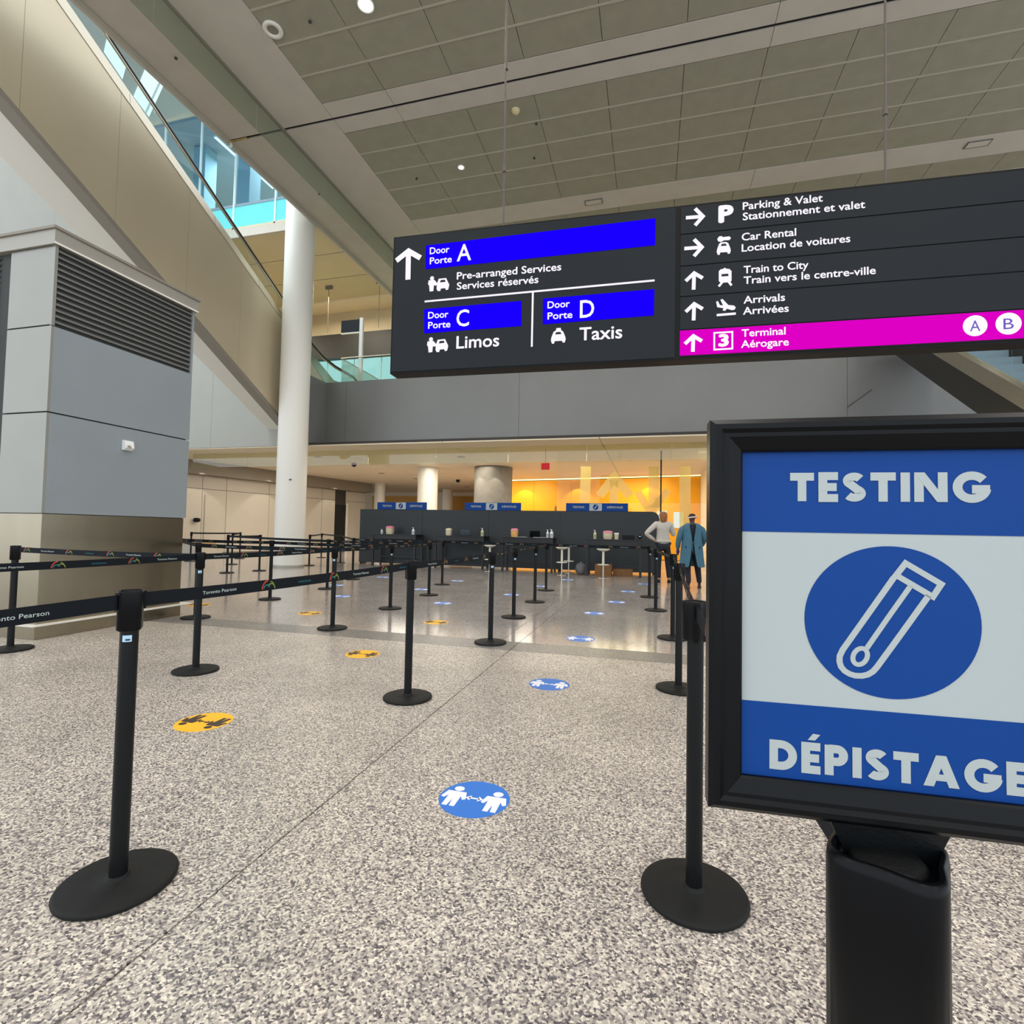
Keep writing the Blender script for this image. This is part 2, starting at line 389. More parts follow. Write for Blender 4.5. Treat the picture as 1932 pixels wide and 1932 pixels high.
# hall ceiling: backing, plaster borders, mesh panels in bays
ce = Bx(-10.45, 16, -6, 24, ZC+.06, ZC+.3).build('ceiling', 'ceil_back', kind='structure', origin=(0, 0, ZC))
def bay(y0, y1, rows, x0=-7.42, pw=1.6, n=12):
    h = (y1-y0)/rows
    for i in range(n):
        for j in range(rows):
            xa = x0+i*pw
            b = MB(); b.box(xa+.006, xa+pw-.006, y0+j*h+.018, y0+(j+1)*h-.018, ZC, ZC+.05)
            b.build('ceiling_panel', 'ceil_panel', ce)
    for j in range(1, rows): Bx(x0, x0+n*pw, y0+j*h-.018, y0+j*h+.018, ZC-.012, ZC+.05).build('ceiling_ridge', 'ceil_ridge', ce)
bay(6.35, 10.05, 5); bay(10.95, 14.66, 5); bay(15.45, 19.15, 5); bay(1.75, 5.5, 5, n=9)
def border(x0, x1, y0, y1): Bx(x0+.005, x1-.005, y0+.004, y1-.004, ZC-.01, ZC+.06).build('ceiling_border', 'ceil_border', ce)
XE = 11.8
for x0, x1 in ((-7.42, -5.8), (-5.8, 2.2), (2.2, XE)):
    border(x0, x1, 10.05, 10.46); border(x0, x1, 10.54, 10.95)
for x0, x1 in ((-7.42, 2.6), (2.6, XE)): border(x0, x1, 14.66, 15.45); border(x0, x1, 5.5, 6.35)
for y0, y1 in ((-6, 1.75), (1.75, 6.0), (6.0, 10.46), (10.54, 15.1), (15.1, 24)):
    border(-10.38, -8.84, y0, y1); border(-8.80, -7.42, y0, y1)
border(-7.42, XE, 19.15, 24); border(-7.42, XE, -6, 1.75)
Bx(-10.45, -10.38, -6, 10.46, ZC-.14, ZC+.3).build('ceiling_edge', 'ceil_border', ce)
Bx(-10.45, -10.38, 10.54, 24, ZC-.14, ZC+.3).build('ceiling_edge', 'ceil_border', ce)
Bx(-9.9, XE, 10.455, 10.545, ZC+.03, ZC+.055).build('groove', 'dark_gap', ce)
Bx(-10.44, -9.9, 10.47, 10.53, ZC-.02, ZC+.05).build('joint_cover', 'brass', ce)
# hanging glass smoke baffle under the ceiling
for i in range(9):
    y0 = -1+i*2.55+.42
    Bx(-8.832, -8.826, y0+.006, y0+2.55-.006, ZC-.68, ZC).build('glass_baffle', 'glass_green', ce)
Bx(-8.86, -8.78, -4, 24, ZC-.03, ZC+.02).build('baffle_rail', 'grey_bulk', ce)

# big pale wall behind the escalator
WY = 15.4
def rake(x): return 5.8+1.1*(-11.75-x)
wl = MB().prism([(x, WY+.03, z) for x, z in ((-44, 4.07), (-11.75, 4.07), (-11.75, rake(-11.75)), (-44, rake(-44)))], (0, .25, 0)).build('wall_left', 'joint', kind='structure', origin=(-20, WY, 4.07))
xs = [-44, -38, -33, -28.5, -24, -19.6, -17.5, -15.6, -11.75]
for i in range(8):
    a, b_ = xs[i]+.004, xs[i+1]-.004
    for z0, z1 in ((4.07, 9.2), (9.2, 60)):
        if rake(a) <= z0: continue
        pts = [(a, z0+.004), (b_, z0+.004)] if rake(b_) > z0 else [(a, z0+.004), (-11.75-(z0-5.8)/1.1, z0+.004)]
        if rake(b_) > z1: pts += [(b_, z1-.004), (a, z1-.004)]
        elif rake(a) > z1: pts += [(b_, rake(b_)), (-11.75-(z1-5.8)/1.1, z1-.004), (a, z1-.004)] if rake(b_) > z0 else [(a, z1-.004)]
        else: pts += ([(b_, rake(b_))] if rake(b_) > z0 else [])+[(a, rake(a))]
        MB().prism([(x, WY, z) for x, z in pts], (0, .03, 0)).build('wall_panel', 'white_wall', wl)
# mezzanine front (grey fascia panels) and its floor
BY = 16.3
tr = Bx(-11.5, 14, BY+.03, BY+.5, 4.08, 6.49).build('trim_1', 'band', kind='structure', origin=(0, BY, 4.07))
for x0, x1 in ((-11.5, -10.62), (-10.62, -4.2), (-4.2, 5.27), (5.27, 9.2), (9.2, 14)):
    Bx(x0+.004, x1-.004, BY, BY+.03, 4.07, 6.5).build('fascia_panel', 'band', tr)
Bx(-11.5, -11.44, 15.4, BY+.03, 4.07, 6.5).build('fascia_return', 'band', tr)
Bx(-30, 14, BY+.5, 24, 6.15, 6.4).build('trim_2', 'beige', kind='structure')
# lower ceiling
lc = Bx(-45, 14, WY+.02, 40, 4.08, 4.16).build('ceiling', 'joint', kind='structure', origin=(0, 20, 4.07))
for x0, x1 in ((-45, -24), (-24, -17), (-17, -11.5), (-11.5, -6.5), (-6.5, -1.5), (-1.5, 4.5), (4.5, 14)):
    for y0, y1 in ((WY+.02, 19.5), (19.5, 24), (24, 30), (30, 40)):
        Bx(x0+.01, x1-.01, y0+.01, y1-.01, 4.04, 4.08).build('ceiling_panel', 'lower_ceiling', lc)
# downlights and vents in lower ceiling
# glass baffle below the mezzanine front
gb = thing('glass_baffle', (-6, BY+.3, 3.5), 'long row of hanging glass panes below the grey mezzanine front', 'glass panel')
for i in range(9):
    x0 = -17.6+i*2.6
    Bx(x0+.006, x0+2.594, BY+.25, BY+.27, 3.52, 4.04).build('glass_pane', 'glass_baffle', gb)

# far left wall
P1 = onz(360, 868, 4.07); P2 = onz(690, 912, 4.07); P1.z = P2.z = 0
dv = (P2-P1).normalized(); P0 = P1-dv*14
wpl = Plane(P0, dv, (0, 0, 1)); Ln = (P2-P0).length
nin = wpl.n if wpl.n.x > 0 else -wpl.n
def wseg(name, m, u0, u1, z0, z1, off, th, parent=None, **k):
    b = MB(); b.prism([wpl.pt(u, v)+nin*off for u, v in ((u0, z0), (u1, z0), (u1, z1), (u0, z1))], nin*th); return b.build(name, m, parent, **k)
wb = wseg('wall_back_left', 'joint', 0, Ln, 0, 4.07, -.2, .2, kind='structure')
us_ = lambda x: wpl.px(x, 1000)[0]
ud0, ud1, uk0, uk1 = us_(383), us_(419), us_(630), us_(650)
seam = [0, 5, 10, us_(378), us_(424), us_(505), us_(605), uk0, uk1, Ln]
for i in range(len(seam)-1):
    if seam[i] == uk0: continue
    wseg('wall_panel', 'grey_wall', seam[i]+.01, seam[i+1]-.01, 0.02, 2.85, .0, .03, wb)
    wseg('wall_panel', 'grey_wall', seam[i]+.01, seam[i+1]-.01, 2.87, 3.45, .0, .02, wb)
wseg('bulkhead', 'grey_bulk', 0, Ln, 3.46, 4.04, .0, .5, wb)
wseg('door_1', 'grey_wall', ud0, ud1, 0, 2.6, .035, .05, kind='structure')
wseg('dark_doorway', 'dark_gap', uk0, uk1, 0, 2.6, .01, .04, kind='structure')  # dark sheet paints the shade inside an open doorway
wseg('trim_3', 'soffit', uk1, uk1+.14, 0, 2.7, .03, .06, kind='structure')
bl = MB(); bl.smooth = True
c = wpl.pt(*wpl.px(367, 981))+nin*.16; bl.lathe([(.09, -.09), (.13, -.05), (.14, 0), (.13, .05), (.09, .09)], c, 16)
bl.build('wall_speaker', 'black_gloss', label='small black round device on the pale far wall', cat='speaker')

# gold wall and far back
G1 = onz(960, 905, 4.07); G2 = onz(1322, 895, 4.07); G1.z = G2.z = 0
gd = (G2-G1).normalized(); G0 = G1-gd*.6
gpl = Plane(G0, gd, (0, 0, 1)); GL = (G2-G0).length
ng = gpl.n if gpl.n.y < 0 else -gpl.n
def gseg(name, m, u0, u1, z0, z1, off, th, parent=None, **k):
    b = MB(); b.prism([gpl.pt(u, v)+ng*off for u, v in ((u0, z0), (u1, z0), (u1, z1), (u0, z1))], ng*th); return b.build(name, m, parent, **k)
gw = gseg('wall_back', 'joint', 0, GL, 0, 4.07, -.3, .28, kind='structure')
k = 5
for i in range(k): gseg('wall_panel', 'gold', GL*i/k+.006, GL*(i+1)/k-.006, .02, 3.96, -.02, .03, gw)
gseg('cove_light', 'e_cove', 0, GL, 3.99, 4.04, .05, .05, gw)
gseg('window_1', 'e_window', GL-1.95, GL-1.5, 1.55, 2.35, .02, .04, kind='structure')
gseg('window_2', 'e_window', GL-1.2, GL-.75, 1.55, 2.3, .02, .04, kind='structure')
Bx(G2.x+.0, G2.x+.25, 18.5, G2.y+1, 0, 4.05).build('wall_right', 'lower_ceiling', kind='structure')
Bx(G0.x-.3, G0.x, G0.y, 36, 0, 4.05).build('wall_back_return', 'gold', kind='structure')
wr = Bx(13.8, 14, 17, 27, 0, 11).build('wall_right_side', 'joint', kind='structure')
for y0 in (17, 20.3, 23.6):
    for z0, z1 in ((0, 4.06), (6.52, 11)): Bx(13.77, 13.8, y0+.005, y0+3.295, z0+.01, z1-.01).build('wall_panel', 'grey_wall', wr)
Bx(G2.x+.25, 13.8, 26.2, 26.4, 0, 4.04).build('wall_back_right', 'grey_wall', kind='structure')
bp = Bx(-24, -7, 36, 36.3, 0, 4.07).build('wall_back_far', 'lower_ceiling', kind='structure')
for x0, x1, mm in ((-20.8, -19.9, 'bronze'), (-19.7, -16.6, 'bronze'), (-14.2, -12.2, 'bronze'), (-11.5, -8.6, 'bronze')):
    Bx(x0, x1, 35.9, 36, 0, 3.75).build('wall_panel', mm, bp)
Bx(-19.6, -16.7, 35.86, 35.9, 2.5, 2.75).build('light_strip', 'e_window', bp)

# columns
def column(name, x, y, r, z1, m, label):
    b = MB(); b.lathe([(r, .0), (r, z1)], (x, y, 0), 40); c = thing(name, (x, y, 0), label, 'column')
    b.build('shaft', m, c)
    MB().lathe([(r+.015, 0), (r+.015, .05), (r+.002, .07)], (x, y, 0), 40).build('base_collar', 'kiosk_trim', c)
    return c
cw = column('round_column', -10.90, 13.90, .445, 14.5, 'column', 'tall white round column rising through the floors beside the escalator')
b_ = ony(1645, 735, BY-.01); a_ = ony(1599, 768, BY-.01)
MB().tube([a_, b_], .012, 6).build('stay_wire', 'cable', tr)
MB().box(-10.68, -10.60, 13.5, 13.515, 2.66, 2.70).build('nameplate', 'tag_ink', cw)
column('round_column', -9.75, 21.6, .45, 4.04, 'column', 'white round column just left of the broad grey column under the mezzanine')
column('round_column', -6.75, 21.9, .84, 4.04, 'concrete', 'broad grey concrete column behind the charcoal partition')
column('round_column', -16.3, 29.0, .32, 4.04, 'column', 'slim white column farthest left behind the testing partition')
column('round_column', -13.6, 33.5, .36, 4.04, 'column', 'slim distant white column between bronze panels')
# frosted glass screen with arrow pictograms, in front of the gold wall
SY = 18.0
gs = thing('glass_screen', (0, SY, 0), 'tall glass screen with frosted arrows before the gold wall', 'glass screen')
Bx(-3.2, .28, SY, SY+.012, 0.05, 4.03).build('glass_pane', 'glass_screen', gs)
Bx(.34, 1.9, SY, SY+.012, 0.05, 4.03).build('glass_pane', 'glass_screen', gs)
Bx(.285, .335, SY-.03, SY+.04, 0, 4.03).build('mullion', 'dark_bulk', gs)
sp = Plane((0, SY-.004, 0), (1, 0, 0), (0, 0, 1))
def fpix(mb, pts, d=.0): sp.poly(mb, [sp.px(*p) for p in pts], d, .003)
b = MB(); fpix(b, [(1096, 880), (1115, 880), (1113, 960), (1093, 960)]); b.build('frosted_bar', 'frosted', gs)
b = MB(); sp.stroke(b, [sp.px(1133, 933), sp.px(1159, 900), sp.px(1187, 933)], .30, 0, .003, cap=.06)
sp.stroke(b, [sp.px(1159, 906), sp.px(1158, 962)], .28, .0035, .003); b.build('frosted_arrow', 'frosted', gs)
b = MB(); fpix(b, [(1224, 880), (1243, 880), (1243, 958), (1224, 958)]); b.build('frosted_bar', 'frosted', gs)
b = MB(); sp.stroke(b, [sp.px(1205, 931), sp.px(1228, 968), sp.px(1258, 927)], .24, .004, .003, cap=.05); b.build('frosted_arrow', 'frosted', gs)
b = MB(); fpix(b, [(1282, 880), (1303, 880), (1303, 1000), (1282, 1000)]); b.build('frosted_bar', 'frosted', gs)

# mezzanine back wall and details
MZ = 22.5
mw = Bx(-30, 14, MZ, MZ+.3, 6.4, 12.05).build('wall_mezzanine', 'beige', kind='structure')
z_a = 1.23+(13.98-1.23)/30*MZ; z_b = 1.23+(12.39-1.23)/30*MZ
Bx(-30, 14, MZ-.35, MZ, z_b, z_a).build('bulkhead', 'dark_bulk', mw)
for i in range(8):
    x0 = -17.2+i*1.5
    Bx(x0, x0+1.44, MZ-.06, MZ-.03, 6.45, z_b-.02).build('window_3', 'e_cyan', kind='structure') if i == 0 else Bx(x0, x0+1.44, MZ-.06, MZ-.03, 6.45, z_b-.02).build('glass_pane', 'e_cyan', mw)
Bx(-17.4, -5, MZ-.03, MZ, 6.4, z_b).build('bright_backing', 'white_wall', mw)
# slab over the mezzanine, left of the hall ceiling
us = Bx(-32, -10.5, 15.8, 26, 12.1, 12.5).build('ceiling', 'beige', kind='structure', origin=(-20, 20, 12.1))
Bx(-32, -10.5, 15.72, 15.82, 12.05, 12.38).build('ceiling_edge', 'ceil_border', us)
Bx(-32, -10.5, 21.3, MZ, 12.02, 12.1).build('ceiling_border', 'lower_ceiling', us)
for y in (17.6, 19.4): Bx(-32, -10.5, y, y+.02, 12.09, 12.1).build('joint_cover', 'grey_bulk', us)
Bx(-10.5, 14, BY+3, 26, 11.4, 11.6).build('ceiling', 'beige', kind='structure')
# glazed room above: curtain wall with cyan lower panes, white mullions
CWY = 15.85
cwl = Bx(-32, -10.5, CWY, CWY+.06, 12.5, 12.56).build('wall_upper_glazed', 'mullion', kind='structure')
for i, x in enumerate([ony(px, py, CWY).x for px, py in ((315, 230), (380, 300), (442, 400), (520, 400))]+[-12.55, -11.3]):
    Bx(x-.03, x+.03, CWY-.05, CWY+.02, 12.4, 17.2).build('mullion', 'mullion', cwl)
zc_ = ony(490, 383, CWY).z; zt = ony(335, 204, CWY).z
Bx(-24, -10.5, CWY-.01, CWY+.01, 12.4, zc_).build('cyan_pane', 'glass_cyan', cwl)
Bx(-24, -10.5, CWY-.02, CWY+.03, zc_, zc_+.09).build('transom', 'room_wall', cwl)
Bx(-24, -10.5, CWY-.01, CWY+.01, zc_+.1, 17.3).build('glass_pane', 'glass_room', cwl)
Bx(-32, -10, 26, 26.3, 12.5, 22).build('wall_upper_back', 'room_wall', kind='structure')
Bx(-18.9, -18.3, 17.2, 17.8, 12.5, 17.3).build('wall_upper_fin', 'room_fin', kind='structure')
Bx(-16.6, -16.0, 17.2, 17.8, 12.5, 17.3).build('wall_upper_fin', 'room_fin', kind='structure')
# roof over the side void with rooflights; room ceiling with line lamps
RZ = 17.4
rf = Bx(-21.5, -10.5, 1, 26, RZ, RZ+.3).build('ceiling', 'void_ceiling', kind='structure', origin=(-20, 10, RZ))
Bx(-21.4, -10.6, 16.0, 26, 17.32, 17.4).build('room_ceiling', 'room_wall', rf)
def rzq(name, pts, m, z=RZ-.03, th=.03):
    b = MB(); b.prism([onz(px, py, z) for px, py in pts], (0, 0, th)); return b.build(name, m, rf)
rzq('rooflight', [(196, 98), (203, 66), (240, 118), (231, 150)], 'e_sky')
rzq('rooflight', [(275, 128), (309, 160), (281, 221), (252, 182)], 'e_sky')
rzq('rooflight_bar', [(301, 152), (304, 155), (276, 216), (273, 212)], 'mullion', RZ-.06, .02)
for (x0, y0), (x1, y1) in (((406, 255), (446, 290)), ((461, 302), (522, 351))):
    a = onz(x0, y0, 16.6); b_ = onz(x1, y1, 16.6)
    t = thing('line_lamp', (a.x, a.y, 16.5), 'white line lamp behind the upper glass, '+('left one' if x0 < 430 else 'right one'), 'lamp', 'line lamps in the glazed upper room')
    Bx(a.x-.05, a.x+.05, a.y, b_.y, 16.5, 16.53).build('diffuser', 'e_line', t)
    Bx(a.x-.07, a.x+.07, a.y, b_.y, 16.53, 16.6).build('housing', 'mullion', t)
    for y in (a.y+.3, b_.y-.3): MB().tube([(a.x, y, 16.6), (a.x, y, RZ)], .01, 6).build('hanger', 'mullion', t)
# daylit window glimpsed low in the glazed room
q = ony(360, 330, 22)
Bx(q.x-1.0, q.x+.6, 22, 22.1, q.z-.6, q.z+.6).build('window_4', 'e_sky', kind='structure')

# =================================================================== ESCALATORS
def escalator_left():
    X = -11.5; sl = (9.11-4.84)/(13.92-6.39)
    base = lambda y: 9.11-(y-6.39)*sl
    t = thing('escalator', (X-.8, BY, 6.4), 'champagne metal escalator climbing up left above the pale wall', 'escalator')
    y0, y1 = 2.2, BY
    ztop = lambda y: 10.77-(y-8.69)*.552
    zgl = lambda y: 11.64-(y-7.63)*.56+.05
    zh = lambda y: 11.79-(y-8.46)*.572
    # outer cladding in panels
    cuts = [2.2, 4.5, 6.7, 8.55, 10.4, 12.2, 14.1, 15.36]
    for a, b_ in zip(cuts, cuts[1:]):
        m = MB(); m.prism([(X, a+.003, base(a)), (X, b_-.003, base(b_) if b_ < 15.3 else base(b_)), (X, b_-.003, ztop(b_)), (X, a+.003, ztop(a))], (-.05, 0, 0)); m.build('side_panel', 'stringer', t)
    m = MB(); m.prism([(X, 15.363, 4.07), (X, BY, 4.07), (X, BY, 6.5), (X, 15.363, ztop(15.36))], (-.05, 0, 0)); m.build('side_panel', 'stringer', t)
    # dark soffit edge
    m = MB(); m.prism([(X+.01, y0, base(y0)), (X+.01, 15.3, base(15.3)), (X+.01, 15.3, base(15.3)-.13), (X+.01, y0, base(y0)-.13)], (-.3, 0, 0)); m.build('edge_trim', 'grey_bulk', t)
    m = MB(); m.prism([(X-.05, y0, base(y0)-.05), (X-.05, BY, 4.2), (X-1.6, BY, 4.2), (X-1.6, y0, base(y0)-.05)], (0, 0, .06)); m.build('soffit', 'soffit', t)
    # stainless deck band
    gcut = [2.2, 5.2, 8.75, 11.2, 12.9, 13.6, 15.2]
    for a, b_ in zip(gcut, gcut[1:]):
        m = MB(); m.prism([(X+.015, a+.004, ztop(a)), (X+.015, b_-.004, ztop(b_)), (X-.03, b_-.004, zgl(b_)-.02), (X-.03, a+.004, zgl(a)-.02)], (-.12, 0, 0)); m.build('deck_trim', 'steel', t)
    for s, xx in ((0, X-.08), (1, X-1.28)):
        a = 2.2
        while a < 15.2:
            b_ = min(a+2.4, 15.4)
            m = MB(); m.prism([(xx, a+.006, zgl(a)-.1), (xx, b_-.006, zgl(b_)-.1), (xx, b_-.006, zh(b_)-.05), (xx, a+.006, zh(a)-.05)], (-.012, 0, 0)); m.build('glass_panel', 'glass_clear', t); a += 2.4
        pts = [(y0, zh(y0)), (8, zh(8)), (13.8, zh(13.8)), (14.8, zh(14.8)+.05), (15.6, 7.67), (16.2, 7.45), (17, 7.33), (18.2, 7.3), (18.5, 7.2), (18.58, 7.05), (18.5, 6.92), (18.2, 6.85)]
        m = MB(); m.tube([(xx, y, z) for y, z in pts], .042, 10); m.build('handrail', 'rubber', t)
        m = MB(); m.tube([(xx, y, z-.06) for y, z in pts[:8]], .028, 8); m.build('handrail_guide', 'steel', t)
        m = MB()
        cur = pts[3:8]
        for p, q in zip(cur, cur[1:]): m.prism([(xx, p[0], max(6.42, zgl(p[0])-.1)), (xx, q[0], max(6.42, zgl(q[0])-.1)), (xx, q[0], q[1]-.05), (xx, p[0], p[1]-.05)], (-.012, 0, 0))
        m.build('glass_panel', 'glass_clear', t)
    m = MB(); m.prism([(X+.01, 15.2, ztop(15.2)), (X+.01, BY, 6.5), (X+.01, 18.5, 6.5), (X+.01, 18.5, 6.85), (X+.01, 16.8, 6.75), (X+.01, 15.2, zgl(15.2)-.02)], (-.14, 0, 0)); m.build('deck_trim', 'steel', t)
    n = 26
    for i in range(n):
        y = 15.6-(i+1)*.40; z = 6.4+(i+.4)*.2275
        Bx(X-1.2, X-.16, y, y+.4, z-.25, z+.2275-.01).build('step', 'louvre', t)
    return t
escalator_left()
def escalator_right():
    X = 6.0; sl = .67
    c0 = lambda y: 3.81+(y-12.02)*sl         # lower edge of the side
    t = thing('escalator', (X+.8, 6, 0), 'grey escalator with bright steel edge descending at far right', 'escalator')
    y0, y1 = 6.35, 15.9
    cuts = [6.35, 8.4, 10.9, 13.4, 15.9]
    for a, b_ in zip(cuts, cuts[1:]):
        m = MB(); m.prism([(X, a, max(0, c0(a))), (X, b_, c0(b_)), (X, b_, c0(b_)+.645), (X, a, max(0, c0(a))+.645)], (.05, 0, 0)); m.build('side_panel', 'dark_bulk', t)
        m = MB(); m.prism([(X-.02, a, c0(a)+.645), (X-.02, b_, c0(b_)+.645), (X-.02, b_, c0(b_)+.98), (X-.02, a, c0(a)+.98)], (.16, 0, 0)); m.build('deck_trim', 'steel', t)
        m = MB(); m.prism([(X+.06, a, c0(a)+.98), (X+.06, b_, c0(b_)+.98), (X+.06, b_, c0(b_)+1.85), (X+.06, a, c0(a)+1.85)], (.012, 0, 0)); m.build('glass_panel', 'glass_clear', t)
        m = MB(); m.prism([(X+1.26, a, c0(a)+.98), (X+1.26, b_, c0(b_)+.98), (X+1.26, b_, c0(b_)+1.85), (X+1.26, a, c0(a)+1.85)], (.012, 0, 0)); m.build('glass_panel', 'glass_clear', t)
    for xx in (X+.066, X+1.266): MB().tube([(xx, a, c0(a)+1.9) for a in (6.4, 9, 12, 15.9)], .042, 10).build('handrail', 'rubber', t)
    for i in range(24):
        y = 6.2+i*.4; z = c0(y+.2)+.62
        Bx(X+.14, X+1.18, y, y+.4, z-.3, z).build('step', 'room_wall', t)
    m = MB(); m.prism([(X+.05, y0, max(.0, c0(y0)-.02)), (X+.05, y1, c0(y1)-.02), (X+1.3, y1, c0(y1)-.02), (X+1.3, y0, c0(y0)-.02)], (0, 0, .06)); m.build('soffit', 'dark_bulk', t)
    m = MB(); m.prism([(X+1.3, y0, c0(y0)), (X+1.3, y1, c0(y1)), (X+1.3, y1, c0(y1)+.98), (X+1.3, y0, c0(y0)+.98)], (.05, 0, 0)); m.build('side_panel', 'dark_bulk', t)
escalator_right()
# mezzanine guards, totem sign, cables seen left of the overhead sign
gd_ = thing('glass_guard', (-10.5, BY+.5, 6.4), 'glass guard with slim rails along the mezzanine edge', 'guard rail')
for i in range(6):
    x0 = -11.2+i*1.5
    Bx(x0+.01, x0+1.49, BY+.5, BY+.512, 6.5, 7.52).build('glass_pane', 'glass_clear', gd_)
MB().tube([(-11.2, BY+.5, 7.55), (-2, BY+.5, 7.55)], .025, 8).build('top_rail', 'steel', gd_)
MB().tube([(-11.2, BY+.5, 7.55), (-11.2, 21, 7.55)], .022, 8).build('top_rail', 'steel', gd_)
MB().tube([(-11.2, BY+.5, 6.62), (-2, BY+.5, 6.62)], .015, 8).build('bottom_rail', 'steel', gd_)
Bx(-11.206, -11.194, BY+.55, 21, 6.5, 7.52).build('glass_pane', 'glass_green', gd_)
q0 = ony(683, 600, 18); q3 = ony(645, 606, 18); q4 = ony(681, 625, 18)
ts = thing('totem_sign', (q0.x, 18, 6.4), 'pale post carrying a small dark sign on the mezzanine', 'sign')
Bx(q0.x-.07, q0.x+.07, 17.95, 18.05, 6.4, q0.z).build('post', 'column', ts)
Bx(q3.x, q0.x-.07, 17.97, 18.03, q4.z, q3.z).build('sign_panel', 'sign_face', ts)
Bx(q3.x, q0.x-.07, 17.96, 18.04, q4.z-.06, q4.z-.02).build('bracket', 'column', ts)
for i, (px, py) in enumerate(((618, 628), (714, 618))):
    q = ony(px, py, 20)
    t = thing('ceiling_hanger', (q.x, 20, q.z), ('left' if i == 0 else 'right')+' thin hanger dropping from the beige mezzanine ceiling', 'hanger', 'thin hangers over the mezzanine')
    MB().tube([(q.x, 20, q.z), (q.x, 20, 11.95)], .012, 6).build('rod', 'cable', t)
    Bx(q.x-.16, q.x+.16, 19.95, 20.05, 11.95, 12.1).build('bracket', 'louvre', t)

# =================================================================== SERVICE KIOSK
def kiosk():
    X, Y0, Y1, H = -6.2, 4.0, 5.76, 4.40
    XL = -9.2
    t = thing('service_block', (X-1.2, 4.9, 0), 'tall grey panelled block with louvred top and steel base', 'kiosk')
    zj1, zj2, zb, zl = 3.34, 2.405, 1.32, .155
    def face(x0, x1, y0, y1, z0, z1, m): Bx(x0, x1, y0, y1, z0+.008, z1-.008).build('cladding_panel', m, t)
    Bx(XL+.02, X-.03, Y0+.03, Y1-.03, .02, H-.02).build('core', 'louvre_dark', t)
    # right face
    face(X-.03, X, Y0+.03, Y1, zj2, zj1, 'kiosk'); face(X-.03, X, Y0+.03, Y1, zb, zj2, 'kiosk')
    # front face with a recessed channel
    xf = -6.86
    for z0, z1 in ((zj1, H-.19), (zj2, zj1), (zb, zj2)):
        face(xf, X, Y0, Y0+.03, z0, z1, 'kiosk_side')
        face(xf-.18, xf-.01, Y0+.10, Y0+.13, z0, z1, 'kiosk')
        if z0 != zj1: face(XL, xf-.2, Y0, Y0+.03, z0, z1, 'kiosk_side')
    # louvres
    n = 13; zt = H-.19
    for i in range(n):
        z = zj1+.02+(zt-zj1-.03)*(i+.5)/n; h = (zt-zj1)/n
        m = MB(); m.prism([(X-.003, Y0+.035, z-h*.30), (X-.003, Y0+.035, z+h*.02), (X-.05, Y0+.035, z+h*.48), (X-.05, Y0+.035, z+h*.2)], (0, Y1-Y0-.06, 0)); m.build('louvre_slat', 'louvre', t)
        m = MB(); m.prism([(xf-.2, Y0+.003, z-h*.30), (xf-.2, Y0+.003, z+h*.02), (xf-.2, Y0+.05, z+h*.48), (xf-.2, Y0+.05, z+h*.2)], (-(abs(XL-xf)-.22), 0, 0)); m.build('louvre_slat', 'louvre', t)
    Bx(X-.05, X, Y1-.03, Y1, zj1, zt).build('corner_post', 'kiosk', t)
    Bx(X-.03, X+.002, Y0+.002, Y0+.03, zj1, zt).build('corner_post', 'kiosk_side', t)
    # cap
    Bx(XL-.03, X+.03, Y0-.03, Y1+.03, H-.19, H-.03).build('cap_band', 'kiosk_trim', t)
    Bx(XL-.05, X+.05, Y0-.05, Y1+.05, H-.03, H).build('cap_lip', 'grey_bulk', t)
    Bx(X+.03, X+.036, Y0-.03, Y1+.03, H-.19, H-.17).build('cap_edge', 'column', t)
    # steel base and plinth
    Bx(XL, X-.02, Y0+.02, Y1-.02, zl, zb).build('steel_base', 'kiosk_steel', t)
    Bx(XL, X+.005, Y0-.01, Y1-.03, 0, zl-.012).build('plinth', 'kiosk_steel', t)
    Bx(XL, X+.045, Y0-.05, Y1+.12, zl-.014, zl).build('ledge', 'column', t, label='thin metal ledge, highlight painted white')  # white material stands in for the highlight along this ledge
    return t
kiosk()
q = onx(238, 841, -6.2)
wbx = thing('wall_unit', (-6.2, q.y, q.z-.06), 'small white unit fixed to the grey service block', 'wall unit')
b = MB(); b.prism([(-6.2, q.y-.055, q.z+.065), (-6.15, q.y-.055, q.z+.055), (-6.13, q.y-.055, q.z-.03), (-6.16, q.y-.055, q.z-.06), (-6.2, q.y-.055, q.z-.06)], (0, .11, 0)); b.build('housing', 'white_plastic', wbx, bevel=.006)
b = MB(); b.prism([(-6.145, q.y-.035, q.z+.0), (-6.128, q.y-.035, q.z-.03), (-6.12, q.y-.035, q.z-.03), (-6.137, q.y-.035, q.z)], (0, .045, 0)); b.build('dark_marking', 'grey_bulk', wbx)

